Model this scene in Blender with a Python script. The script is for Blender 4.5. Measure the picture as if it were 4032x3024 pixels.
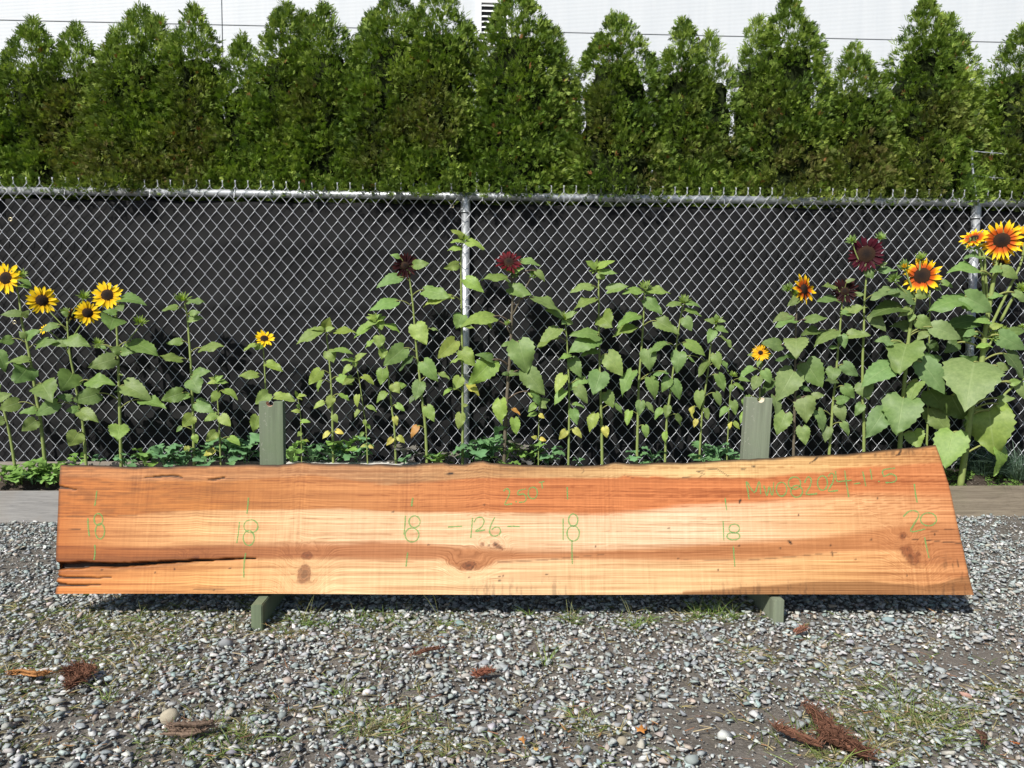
import bpy, bmesh, math, random
import numpy as np
from mathutils import Vector, Matrix

random.seed(7)
rng = np.random.default_rng(7)
for o in list(bpy.data.objects):
    bpy.data.objects.remove(o)
scene = bpy.context.scene
C = scene.collection

# ------------------------------------------------------------------ camera
CAM_H, YAW, PITCH, ROLL = 1.02, math.radians(2.5), math.radians(4.0), math.radians(0.30)
FPX, CX, CY = 0.751 * 4032, 2016.0, 1512.0          # photograph's pixel grid, used to survey real positions
_F = Vector((math.sin(YAW) * math.cos(PITCH), math.cos(YAW) * math.cos(PITCH), -math.sin(PITCH)))
_R0 = Vector((math.cos(YAW), -math.sin(YAW), 0))
_U0 = _R0.cross(_F)
_R = _R0 * math.cos(ROLL) + _U0 * math.sin(ROLL)
_U = _U0 * math.cos(ROLL) - _R0 * math.sin(ROLL)
CAM = Vector((0, 0, CAM_H))
cam_d = bpy.data.cameras.new('camera')
cam = bpy.data.objects.new('camera', cam_d)
C.objects.link(cam)
cam_d.sensor_width = 36
cam_d.lens = 0.751 * 36
cam_d.clip_end = 500
cam.matrix_world = Matrix(((_R.x, _U.x, -_F.x, 0), (_R.y, _U.y, -_F.y, 0), (_R.z, _U.z, -_F.z, CAM_H), (0, 0, 0, 1)))
scene.camera = cam

# ------------------------------------------------------------------ light
SUN_TRAVEL = Vector((0.62, 0.85, -0.98)).normalized()
to_sun = -SUN_TRAVEL
w = bpy.data.worlds.new('World')
scene.world = w
w.use_nodes = True
nt = w.node_tree
sky = nt.nodes.new('ShaderNodeTexSky')
sky.sky_type = 'NISHITA'
sky.sun_disc = False
sky.sun_elevation = math.asin(to_sun.z)
sky.sun_rotation = math.atan2(to_sun.x, to_sun.y) % (2 * math.pi)
bg = nt.nodes['Background']
nt.links.new(sky.outputs[0], bg.inputs[0])
bg.inputs[1].default_value = 0.085
sd = bpy.data.lights.new('sun', 'SUN')
sd.energy = 4.6
sd.angle = math.radians(0.53)
sd.color = (1.0, 0.955, 0.88)
sun = bpy.data.objects.new('sun', sd)
C.objects.link(sun)
sun.rotation_euler = SUN_TRAVEL.to_track_quat('-Z', 'Y').to_euler()
vs = scene.view_settings
vs.view_transform = 'Standard'
vs.look = 'None'
vs.gamma = 1
vs.use_curve_mapping = False
vs.exposure = 0.55
scene.cycles.max_bounces = 5
scene.cycles.diffuse_bounces = 2
scene.cycles.glossy_bounces = 2
scene.cycles.transmission_bounces = 3
scene.cycles.transparent_max_bounces = 6

# ------------------------------------------------------------------ helpers
def ray(px, py):
    return (_F + _R * ((px - CX) / FPX) - _U * ((py - CY) / FPX))
def atY(px, py, Y):
    d = ray(px, py)
    return CAM + d * (Y / d.y)
def atZ(px, py, z):
    d = ray(px, py)
    return CAM + d * ((z - CAM_H) / d.z)
def project(P):
    """(n,3) array to photograph pixels"""
    q = np.asarray(P, float) - np.array(CAM)
    x, y, z = q @ np.array(_R), q @ np.array(_U), q @ np.array(_F)
    return CX + FPX * x / z, CY - FPX * y / z
def srgb(r, g, b, k=1.0):
    f = lambda c: ((c / 255 + 0.055) / 1.055) ** 2.4 if c > 10 else c / 255 / 12.92
    return np.array([f(r) * k, f(g) * k, f(b) * k])

def np_mesh(name, V, F, attrs=None, smooth=False, mats=None, mat_idx=None):
    V = np.asarray(V, np.float32)
    me = bpy.data.meshes.new(name)
    F = np.asarray(F, np.int32)
    me.vertices.add(len(V))
    me.vertices.foreach_set('co', V.ravel())
    m, k = F.shape
    me.loops.add(m * k)
    me.loops.foreach_set('vertex_index', F.ravel())
    me.polygons.add(m)
    me.polygons.foreach_set('loop_start', np.arange(0, m * k, k, dtype=np.int32))
    if smooth:
        me.polygons.foreach_set('use_smooth', np.ones(m, bool))
    if mat_idx is not None:
        me.polygons.foreach_set('material_index', np.asarray(mat_idx, np.int32))
    me.update(calc_edges=True)
    for nm, arr in (attrs or {}).items():
        arr = np.asarray(arr, np.float32)
        if arr.ndim == 1:
            me.attributes.new(nm, 'FLOAT', 'POINT').data.foreach_set('value', arr)
        elif arr.shape[1] == 2:
            A = np.zeros((len(arr), 3), np.float32)
            A[:, :2] = arr
            me.attributes.new(nm, 'FLOAT_VECTOR', 'POINT').data.foreach_set('vector', A.ravel())
        else:
            A = np.ones((len(arr), 4), np.float32)
            A[:, :3] = arr[:, :3]
            me.attributes.new(nm, 'FLOAT_COLOR', 'POINT').data.foreach_set('color', A.ravel())
    for mt in (mats or []):
        me.materials.append(mt)
    return me

def link(name, me, parent=None, loc=None, mat=None):
    o = bpy.data.objects.new(name, me)
    C.objects.link(o)
    if mat is not None and me is not None:
        me.materials.append(mat)
    if parent is not None:
        o.parent = parent
    if loc is not None:
        o.location = loc
    return o

def empty(name, loc=(0, 0, 0)):
    o = bpy.data.objects.new(name, None)
    o.empty_display_size = 0.05
    C.objects.link(o)
    o.location = loc
    return o
def tag(o, label=None, cat=None, group=None, kind=None):
    if label: o['label'] = label
    if cat: o['category'] = cat
    if group: o['group'] = group
    if kind: o['kind'] = kind
    return o

class MB:
    """collects simple shapes in one mesh"""
    def __init__(s):
        s.v, s.f = [], []
    def add(s, verts, faces):
        n = len(s.v)
        s.v += [tuple(p) for p in verts]
        s.f += [tuple(i + n for i in f) for f in faces]
    def box(s, x0, x1, y0, y1, z0, z1):
        s.add([(x0, y0, z0), (x1, y0, z0), (x1, y1, z0), (x0, y1, z0), (x0, y0, z1), (x1, y0, z1), (x1, y1, z1), (x0, y1, z1)],
              [(0, 3, 2, 1), (4, 5, 6, 7), (0, 1, 5, 4), (1, 2, 6, 5), (2, 3, 7, 6), (3, 0, 4, 7)])
    def tube(s, pts, radii, sides=6, cap=True):
        pts = [Vector(p) for p in pts]
        n = len(pts)
        if not hasattr(radii, '__len__'):
            radii = [radii] * n
        rings = []
        t0 = (pts[1] - pts[0]).normalized()
        a = t0.orthogonal().normalized()
        base = len(s.v)
        for i, p in enumerate(pts):
            t = (pts[min(i + 1, n - 1)] - pts[max(i - 1, 0)]).normalized()
            a = (a - t * a.dot(t)).normalized()
            b = t.cross(a)
            for k in range(sides):
                q = 2 * math.pi * k / sides
                s.v.append(tuple(p + (a * math.cos(q) + b * math.sin(q)) * radii[i]))
        for i in range(n - 1):
            for k in range(sides):
                k2 = (k + 1) % sides
                s.f.append((base + i * sides + k, base + i * sides + k2, base + (i + 1) * sides + k2, base + (i + 1) * sides + k))
        if cap:
            s.f.append(tuple(base + k for k in reversed(range(sides))))
            s.f.append(tuple(base + (n - 1) * sides + k for k in range(sides)))
    def build(s, name, mat, parent=None, smooth=False, bevel=0, loc=None):
        me = bpy.data.meshes.new(name)
        me.from_pydata(s.v, [], s.f)
        if bevel:
            bm = bmesh.new()
            bm.from_mesh(me)
            bmesh.ops.bevel(bm, geom=list(bm.edges), offset=bevel, segments=2, affect='EDGES', clamp_overlap=True)
            bm.to_mesh(me)
            bm.free()
        if smooth:
            me.polygons.foreach_set('use_smooth', np.ones(len(me.polygons), bool))
        me.update()
        return link(name, me, parent, loc, mat)

def bez(p0, p1, p2, p3, n):
    out = []
    for i in range(n + 1):
        t = i / n
        out.append(p0 * (1 - t) ** 3 + p1 * 3 * t * (1 - t) ** 2 + p2 * 3 * t * t * (1 - t) + p3 * t ** 3)
    return out

def catmull(pts, n):
    pts = [Vector(p) for p in pts]
    P = [pts[0] * 2 - pts[1]] + pts + [pts[-1] * 2 - pts[-2]]
    out = []
    for i in range(1, len(P) - 2):
        for k in range(n):
            t = k / n
            a, b, c, d = P[i - 1], P[i], P[i + 1], P[i + 2]
            out.append(0.5 * ((2 * b) + (c - a) * t + (2 * a - 5 * b + 4 * c - d) * t * t + (3 * b - a - 3 * c + d) * t ** 3))
    out.append(pts[-1])
    return out

# value noise in numpy for masks
_tab = rng.random(4096).astype(np.float32)
def vnoise(x, y, z=None):
    x = np.asarray(x, float); y = np.asarray(y, float)
    z = np.zeros_like(x) if z is None else np.asarray(z, float)
    xi, yi, zi = np.floor(x).astype(int), np.floor(y).astype(int), np.floor(z).astype(int)
    xf, yf, zf = x - xi, y - yi, z - zi
    s = lambda t: t * t * (3 - 2 * t)
    xf, yf, zf = s(xf), s(yf), s(zf)
    h = lambda a, b, c: _tab[(a * 73 + b * 1399 + c * 2741 + (a * b) % 97) % 4096]
    r = 0
    for dx in (0, 1):
        for dy in (0, 1):
            for dz in (0, 1):
                r = r + h(xi + dx, yi + dy, zi + dz) * (xf if dx else 1 - xf) * (yf if dy else 1 - yf) * (zf if dz else 1 - zf)
    return r
def fbm(x, y, z=None, o=4):
    r, a, t = 0, 0.5, 0
    x = np.asarray(x, float); y = np.asarray(y, float)
    for i in range(o):
        r = r + a * vnoise(x * 2 ** i + i * 17.3, y * 2 ** i - i * 9.1, None if z is None else z * 2 ** i)
        t += a
        a *= 0.5
    return r / t
def sstep(a, b, x):
    t = np.clip((x - a) / (b - a), 0, 1)
    return t * t * (3 - 2 * t)

# ------------------------------------------------------------------ node materials
class NT:
    def __init__(s, name):
        s.m = bpy.data.materials.new(name)
        s.m.use_nodes = True
        s.t = s.m.node_tree
        s.b = s.t.nodes['Principled BSDF']
        s.out = s.t.nodes['Material Output']
    def n(s, typ, **kw):
        nd = s.t.nodes.new(typ)
        for k, v in kw.items():
            setattr(nd, k, v)
        return nd
    def set(s, sock, v):
        if hasattr(v, 'is_linked') or hasattr(v, 'links'):
            s.t.links.new(v, sock)
        elif v is not None:
            if hasattr(v, '__len__') and len(v) == 3 and sock.type == 'RGBA':
                v = (*v, 1)
            sock.default_value = v
    def attr(s, name):
        return s.n('ShaderNodeAttribute', attribute_name=name)
    def co(s, which='Object'):
        return s.n('ShaderNodeTexCoord').outputs[which]
    def mapv(s, vec, scale=(1, 1, 1), rot=(0, 0, 0), loc=(0, 0, 0)):
        m = s.n('ShaderNodeMapping')
        s.set(m.inputs[0], vec)
        m.inputs[1].default_value = loc
        m.inputs[2].default_value = rot
        m.inputs[3].default_value = scale
        return m.outputs[0]
    def noise(s, vec, scale=5, detail=3, rough=0.5, dist=0.0, out=0):
        nd = s.n('ShaderNodeTexNoise')
        s.set(nd.inputs['Vector'], vec)
        s.set(nd.inputs['Scale'], scale)
        nd.inputs['Detail'].default_value = detail
        nd.inputs['Roughness'].default_value = rough
        nd.inputs['Distortion'].default_value = dist
        return nd.outputs[out]
    def ramp(s, fac, stops):
        r = s.n('ShaderNodeValToRGB')
        s.set(r.inputs[0], fac)
        e = r.color_ramp.elements
        while len(e) < len(stops):
            e.new(0.5)
        for el, (p, c) in zip(e, stops):
            el.position = p
            el.color = (*c, 1) if hasattr(c, '__len__') else (c, c, c, 1)
        return r.outputs[0]
    def math(s, op, a, b=None, c=None, clamp=False):
        m = s.n('ShaderNodeMath', operation=op)
        m.use_clamp = clamp
        s.set(m.inputs[0], a)
        if b is not None: s.set(m.inputs[1], b)
        if c is not None: s.set(m.inputs[2], c)
        return m.outputs[0]
    def mix(s, fac, a, b, mode='MIX'):
        m = s.n('ShaderNodeMix', data_type='RGBA', blend_type=mode)
        s.set(m.inputs[0], fac)
        s.set(m.inputs[6], a)
        s.set(m.inputs[7], b)
        return m.outputs[2]
    def comb(s, x, y, z):
        c = s.n('ShaderNodeCombineXYZ')
        for i, v in enumerate((x, y, z)):
            s.set(c.inputs[i], v)
        return c.outputs[0]
    def sep(s, v):
        c = s.n('ShaderNodeSeparateXYZ')
        s.set(c.inputs[0], v)
        return c.outputs
    def bump(s, h, strength=0.3, dist=0.01):
        b = s.n('ShaderNodeBump')
        b.inputs['Strength'].default_value = strength
        b.inputs['Distance'].default_value = dist
        s.set(b.inputs['Height'], h)
        s.t.links.new(b.outputs[0], s.b.inputs['Normal'])
        return b.outputs[0]
    def fin(s, color=None, rough=0.7, metal=0, spec=0.5, **kw):
        if color is not None: s.set(s.b.inputs['Base Color'], color)
        s.set(s.b.inputs['Roughness'], rough)
        s.set(s.b.inputs['Metallic'], metal)
        s.set(s.b.inputs['Specular IOR Level'], spec)
        return s.m
    def translucent(s, color, fac):
        tr = s.n('ShaderNodeBsdfTranslucent')
        s.set(tr.inputs[0], color)
        mx = s.n('ShaderNodeMixShader')
        mx.inputs[0].default_value = fac
        s.t.links.new(s.b.outputs[0], mx.inputs[1])
        s.t.links.new(tr.outputs[0], mx.inputs[2])
        s.t.links.new(mx.outputs[0], s.out.inputs[0])

def simple(name, col, rough=0.7, var=0.15, scale=30, metal=0, spec=0.4, bump=0.0, bscale=None):
    N = NT(name)
    nz = N.noise(N.co(), scale, 4, 0.6)
    c = N.mix(nz, tuple(np.array(col) * (1 - var)), tuple(np.array(col) * (1 + var)))
    if bump:
        N.bump(N.noise(N.co(), bscale or scale * 3, 4, 0.6), bump, 0.004)
    return N.fin(c, rough, metal, spec)
# ================================================================== GROUND
YF = 4.40                      # plane of the chain-link wires
Y_BOARD = 4.10                 # front face of the planter board
def ground_h(x, y):
    return 0.012 * (fbm(np.asarray(x) * 1.7 + 40, np.asarray(y) * 1.7 + 40) - 0.5) + 0.006 * (fbm(np.asarray(x) * 7 + 11, np.asarray(y) * 7 + 5) - 0.5)
def dirt_mask(x, y):
    """1 where bare soil shows between the stones"""
    n = fbm(np.asarray(x) * 1.9 + 7.7, np.asarray(y) * 2.6 + 3.1, o=4)
    return sstep(0.58, 0.70, n)
gx = np.concatenate([[-90, -40, -15, -8], np.arange(-5.0, 5.01, 0.06), [8, 15, 40, 90]])
gy = np.concatenate([[-60, -20, -5], np.arange(0.6, 5.4, 0.06), [8, 15, 40, 120, 300]])
GX, GY = np.meshgrid(gx, gy)
GZ = ground_h(GX, GY)
near = (np.abs(GX) <= 5.0) & (GY > 0.5) & (GY < 4.2)
GZ = np.where(near, GZ, -0.004)
V = np.stack([GX.ravel(), GY.ravel(), GZ.ravel()], 1)
nx_, ny_ = len(gx), len(gy)
idx = np.arange(nx_ * ny_).reshape(ny_, nx_)
F = np.stack([idx[:-1, :-1].ravel(), idx[:-1, 1:].ravel(), idx[1:, 1:].ravel(), idx[1:, :-1].ravel()], 1)
N = NT('soil_and_grit')
co = N.co()
n1 = N.noise(co, 9, 5, 0.65)
n2 = N.noise(co, 130, 4, 0.7)
c = N.ramp(n1, [(0.3, (0.085, 0.075, 0.063)), (0.7, (0.165, 0.15, 0.132))])
c = N.mix(N.ramp(n2, [(0.55, 0.0), (0.68, 1.0)]), c, (0.25, 0.235, 0.21))
N.bump(N.math('ADD', n2, N.math('MULTIPLY', N.noise(co, 45, 3), 1.5)), 0.6, 0.012)
ground = link('ground', np_mesh('ground', V, F, smooth=True), mat=N.fin(c, 0.95, spec=0.15))
tag(ground, kind='structure')

# ================================================================== PLANTER BED
def wood_grey(name, light, dark, tint=(0.30, 0.24, 0.17), tintamt=0.3, axis=0):
    N = NT(name)
    co = N.co()
    sc = [3.0, 60.0, 60.0] if axis == 0 else [60.0, 60.0, 3.0]
    g = N.noise(N.mapv(co, sc), 1.0, 5, 0.65, 0.6)
    fine = N.noise(N.mapv(co, [v * 4 for v in sc]), 1.0, 3, 0.6)
    blot = N.noise(co, 3.5, 4, 0.6)
    c = N.mix(N.ramp(g, [(0.3, 0.0), (0.7, 1.0)]), dark, light)
    c = N.mix(N.math('MULTIPLY', N.ramp(blot, [(0.45, 0.0), (0.7, 1.0)]), tintamt), c, tint)
    c = N.mix(N.ramp(fine, [(0.33, 0.55), (0.45, 0.0)]), c, tuple(np.array(dark) * 0.55))
    vor = N.n('ShaderNodeTexVoronoi')
    N.set(vor.inputs['Vector'], N.mapv(co, (3.1, 9, 9) if axis == 0 else (9, 9, 4)))
    vor.inputs['Scale'].default_value = 1.0
    knot = N.ramp(vor.outputs['Distance'], [(0.03, 1.0), (0.075, 0.0)])
    c = N.mix(N.math('MULTIPLY', knot, 0.55), c, tuple(np.array(dark) * 0.3))
    N.bump(N.math('ADD', g, N.math('MULTIPLY', fine, 0.6)), 0.35, 0.004)
    return N.fin(c, 0.9, spec=0.2)
M_greyboard = wood_grey('weathered_grey_board', (0.30, 0.292, 0.28), (0.20, 0.195, 0.19))
M_brownboard = wood_grey('weathered_brown_board', (0.26, 0.22, 0.165), (0.135, 0.11, 0.083), (0.2, 0.18, 0.12), 0.5)
M_backboard = wood_grey('dull_grey_board', (0.30, 0.27, 0.235), (0.19, 0.17, 0.15))
M_pale = wood_grey('pale_plank_wood', (0.62, 0.60, 0.56), (0.50, 0.48, 0.44), (0.55, 0.5, 0.42), 0.2)

bed = empty('planter_bed', (0, Y_BOARD, 0))
tag(bed, 'long low timber planter bed running along the fence foot behind the slab', 'planter')
b = MB(); b.box(-4.2, 0.3, 0, 0.038, -0.03, 0.158)
o = b.build('board', M_greyboard, bed, bevel=0.003); o['label'] = 'light grey weathered front board on the left'
b = MB(); b.box(-4.2, 0.3, -0.001, 0.037, -0.06, -0.032 + 0.062)
o = b.build('board', M_pale, bed, bevel=0.002); o.location = (0, 0.004, -0.028); o.location.z = -0.06
b = MB(); b.box(0.306, 4.4, 0.002, 0.040, -0.03, 0.166)
o = b.build('board', M_brownboard, bed, bevel=0.003); o['label'] = 'brown weathered front board on the right'
b = MB(); b.box(-4.2, -0.36, 0.252, 0.284, 0.08, 0.272)
o = b.build('board', M_backboard, bed, bevel=0.003); o['label'] = 'thin grey back board along the fence foot'
# soil in the bed
sx = np.arange(-4.2, 4.41, 0.04); sy = np.linspace(0.036, 0.62, 16)
SX, SY = np.meshgrid(sx, sy)
SZ = 0.125 + 0.075 * sstep(0.03, 0.22, SY) + 0.03 * (fbm(SX * 9, SY * 9) - 0.5) + 0.016 * (fbm(SX * 40, SY * 40) - 0.5)
V = np.stack([SX.ravel(), SY.ravel(), SZ.ravel()], 1)
idx = np.arange(SX.size).reshape(SX.shape)
F = np.stack([idx[:-1, :-1].ravel(), idx[:-1, 1:].ravel(), idx[1:, 1:].ravel(), idx[1:, :-1].ravel()], 1)
N = NT('bed_soil')
co = N.co()
n2 = N.noise(co, 70, 5, 0.7)
c = N.ramp(N.noise(co, 25, 4, 0.6), [(0.35, (0.030, 0.024, 0.019)), (0.7, (0.085, 0.068, 0.054))])
c = N.mix(N.ramp(n2, [(0.57, 0.0), (0.66, 0.8)]), c, (0.22, 0.19, 0.16))
N.bump(n2, 0.8, 0.015)
soil = link('soil', np_mesh('soil', V, F, smooth=True), bed, mat=N.fin(c, 0.95, spec=0.1))
def soil_z(x, y):
    yy = np.asarray(y) - Y_BOARD
    return 0.125 + 0.075 * sstep(0.03, 0.22, yy)

# pale plank lying in the bed just behind the slab
p0, p1 = atY(1118, 1829, 4.17), atY(1652, 1833, 4.17)
b = MB(); L = (p1 - p0).length
b.box(0, L, 0, 0.11, -0.022, 0.0)
o = b.build('plank', M_pale, bevel=0.002)
o.location = p0; o.rotation_euler = (0, -math.atan2(p1.z - p0.z, p1.x - p0.x), 0)
tag(o, 'pale plank lying flat in the bed behind the slab, right of the left green upright', 'plank')

# ================================================================== BUILDING
YB = 10.0
N = NT('ribbed_white_panel')
co = N.co()
sp = N.sep(co)
rib = N.math('SINE', N.math('MULTIPLY', sp[2], 2 * math.pi / 0.0165))
dirt = N.noise(N.mapv(co, (7, 1, 0.5)), 1.0, 4, 0.6)
c = N.ramp(dirt, [(0.3, (0.50, 0.53, 0.56)), (0.7, (0.55, 0.575, 0.60))])
c = N.mix(N.math('MULTIPLY', N.math('ADD', N.math('MULTIPLY', rib, 0.5), 0.5), 0.07), c, (0.42, 0.45, 0.48))
N.bump(rib, 0.25, 0.002)
M_panel = N.fin(c, 0.55, spec=0.3)
M_joint = simple('dark_joint', (0.015, 0.016, 0.018), 0.8)
M_vent = simple('white_vent_paint', (0.80, 0.81, 0.82), 0.4, 0.04, 6)
M_ventdark = simple('vent_shadow_metal', (0.03, 0.032, 0.035), 0.6)
M_roof = simple('roof_metal', (0.25, 0.26, 0.27), 0.5)
zj = atY(2016, 124, YB).z
xj = atY(877, 200, YB).x
bld = empty('warehouse', (0, YB, 0))
tag(bld, 'large white warehouse wall of ribbed panels behind the cedar hedge', 'building')
b = MB(); b.box(-13.95, 17.95, 0.045, 14, -0.1, 7.9)
b.build('wall', M_joint, bld)
g = 0.011
rows = [(0, zj - 2.92), (zj - 2.88, zj), (zj, 8.0)]
rows = [(0.0, zj - 2.9), (zj - 2.9, zj), (zj, zj + 2.9)]
xs = [xj - 11.5, xj, xj + 11.8, xj + 20.0]
for (z0, z1) in rows:
    for x0, x1 in zip(xs[:-1], xs[1:]):
        b = MB(); b.box(x0 + g / 2, x1 - g / 2, 0, 0.043, z0 + g / 2, min(z1, 7.9) - g / 2)
        b.build('wall_panel', M_panel, bld, bevel=0.002)
b = MB(); b.box(-14.1, 18.1, -0.10, 14.1, 7.9, 8.1)
b.build('roof', M_roof, bld)
# louvred vent
va, vb = atY(1880, 186, YB), atY(1995, -8, YB)
vx0, vx1, vz0, vz1 = va.x, va.x + 0.42, va.z, vb.z
b = MB()
fw = 0.05
b.box(vx0, vx0 + fw, -0.035, -0.001, vz0, vz1); b.box(vx1 - fw, vx1, -0.035, -0.001, vz0, vz1)
b.box(vx0 + fw, vx1 - fw, -0.035, -0.001, vz0, vz0 + 0.075); b.box(vx0 + fw, vx1 - fw, -0.035, -0.001, vz1 - 0.075, vz1)
vent = b.build('vent', M_vent, bld, bevel=0.003)
b = MB(); b.box(vx0 + fw, vx1 - fw, -0.006, -0.002, vz0 + 0.075, vz1 - 0.075)
b.build('backing', M_ventdark, vent)
nsl = 7
for i in range(nsl):
    zc = vz0 + 0.075 + (i + 0.5) * (vz1 - vz0 - 0.15) / nsl
    b = MB(); b.box(vx0 + fw, vx1 - fw, -0.014, 0.014, -0.003, 0.003)
    s = b.build('slat', M_vent, vent)
    s.location = (0, -0.022, zc); s.rotation_euler = (math.radians(52), 0, 0)

# ================================================================== FENCE
N = NT('galvanised_steel')
co = N.co()
n = N.noise(co, 26, 4, 0.6)
c = N.ramp(n, [(0.3, (0.32, 0.34, 0.36)), (0.7, (0.48, 0.50, 0.52))])
M_galv = N.fin(c, 0.42, 0.55, 0.5)
M_wire = simple('galvanised_wire', (0.52, 0.54, 0.58), 0.38, 0.1, 60, metal=0.35, spec=0.6)
N = NT('black_screen_fabric')
co = N.co()
nf = N.noise(co, 2.2, 4, 0.6)
wv = N.noise(N.mapv(co, (260, 260, 260)), 1.0, 1)
c = N.ramp(nf, [(0.3, (0.0075, 0.0078, 0.0085)), (0.75, (0.015, 0.015, 0.0155))])
c = N.mix(N.ramp(N.noise(co, 14, 5, 0.7), [(0.62, 0.0), (0.8, 0.5)]), c, (0.030, 0.029, 0.028))
N.bump(wv, 0.25, 0.001)
M_screen = N.fin(c, 0.8, spec=0.14)
M_brass = simple('brass_grommet', (0.5, 0.42, 0.26), 0.35, 0.1, 50, metal=0.8)

fence = empty('chain_link_fence', (0, YF, 0))
tag(fence, 'galvanised chain-link fence with steel posts running across behind the sunflowers', 'fence')
XL, XR = -3.75, 3.85
# top rail
zr = 1.775
b = MB()
b.tube([(XL, 0.027, zr), (0.5, 0.027, zr), (XR, 0.027, zr)], 0.0215, 14)
b.build('top_rail', M_galv, fence, smooth=True)
pm = atY(1833, 1000, YF + 0.03).x
pr = atY(3838, 950, YF + 0.03).x
for pxx in (pm, pr, pm - (pr - pm)):
    b = MB(); b.tube([(pxx, 0.030, -0.05), (pxx, 0.030, zr - 0.02)], 0.0235, 16)
    post = b.build('post', M_galv, fence, smooth=True)
    b = MB()
    b.tube([(pxx, 0.030, zr - 0.085), (pxx, 0.030, zr - 0.080), (pxx, 0.030, zr - 0.02), (pxx, 0.03, zr + 0.018)], [0.0275, 0.0275, 0.0265, 0.0245], 16)
    b.tube([(pxx, 0.030, zr - 0.092), (pxx, 0.030, zr - 0.084)], 0.0287, 16)
    b.build('rail_fitting', M_galv, post, smooth=True)
    for zt in (0.35, 0.75, 1.15, 1.5):
        b = MB(); b.tube([(pxx - 0.03, 0.0, zt), (pxx - 0.022, -0.004, zt + 0.004), (pxx, 0.002, zt + 0.01), (pxx + 0.024, 0.0, zt + 0.006), (pxx + 0.034, 0.004, zt)], 0.0016, 4)
        b.build('tie_wire', M_wire, post)
# wires
PW, PH = 0.0705, 0.0881
rows_n = 41
zb = 0.045
def wire_mesh(phase):
    pts = []
    hw = PW / 2
    for j in range(rows_n):
        right = (j + phase) % 2
        x = hw + 0.0022 if right else -0.0022
        sx_ = -1 if right else 1
        z = zb + j * PH / 2
        f = 0.0024
        # wire crosses in front on one diagonal and behind on the other
        yin, yout = (-f, f) if right else (f, -f)
        pts += [(x + sx_ * 0.0042, yin * 0.9, z - 0.0048), (x, 0, z), (x + sx_ * 0.0042, yout * 0.9, z + 0.0048)]
    right = (rows_n - 1 + phase) % 2
    x = hw + 0.0 if right else 0.0
    s_ = 1 if phase else -1
    zt = pts[-2][2]
    pts = pts[:-1] + [(x + s_ * 0.002, 0.003, zt + 0.012), (x - s_ * 0.002, -0.003, zt + 0.022), (x + s_ * 0.004, 0, zt + 0.034)]
    b = MB(); b.tube(pts, 0.00135, 5)
    me = bpy.data.meshes.new('wire')
    me.from_pydata(b.v, [], b.f)
    me.polygons.foreach_set('use_smooth', np.ones(len(me.polygons), bool))
    me.materials.append(M_wire)
    return me
wm = [wire_mesh(0), wire_mesh(1)]
nw = int((XR - XL) / (PW / 2))
for k in range(nw):
    o = bpy.data.objects.new('wire', wm[k % 2])
    C.objects.link(o)
    o.parent = fence
    o.location = (XL + k * PW / 2, 0.004 * math.sin(k * 0.13) + 0.002 * math.sin(k * 0.41), 0.0025 * math.sin(k * 0.21) + 0.002 * math.sin(k * 0.043))
# rail tie wires
for x in np.arange(-3.2, 3.7, 0.46):
    b = MB()
    b.tube([(x, -0.004, zr - 0.03), (x + 0.003, 0.004, zr + 0.02), (x + 0.004, 0.026, zr + 0.0245), (x + 0.006, 0.05, zr), (x + 0.012, 0.03, zr - 0.026), (x + 0.018, 0.0, zr - 0.034)], 0.0015, 4)
    b.build('tie_wire', M_wire, fence)
# barbed wire arms at the right post
b = MB(); b.tube([(pr, 0.03, zr + 0.015), (pr + 0.004, 0.08, zr + 0.18), (pr + 0.004, 0.11, zr + 0.33)], 0.006, 6)
b.build('barb_arm', M_galv, fence)
for dz, dy in ((0.315, 0.105), (0.165, 0.075)):
    b = MB()
    X0, X1 = pr, XR
    for ph in (0, math.pi):
        pts = [(X0 + (X1 - X0) * i / 60, dy + 0.002 * math.cos(i * 0.9 + ph), zr + dz - 0.02 * math.sin(math.pi * i / 60) + 0.002 * math.sin(i * 0.9 + ph)) for i in range(61)]
        b.tube(pts, 0.0013, 4)
    for i in range(1, 9):
        x = X0 + i * 0.125
        z = zr + dz - 0.02 * math.sin(math.pi * (x - X0) / (X1 - X0))
        b.tube([(x - 0.008, dy, z - 0.014), (x, dy, z), (x + 0.008, dy - 0.004, z + 0.014)], 0.0012, 4)
        b.tube([(x + 0.01, dy, z - 0.013), (x + 0.006, dy, z), (x, dy + 0.004, z + 0.014)], 0.0012, 4)
    b.build('barbed_strand', M_wire, fence)

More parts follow.
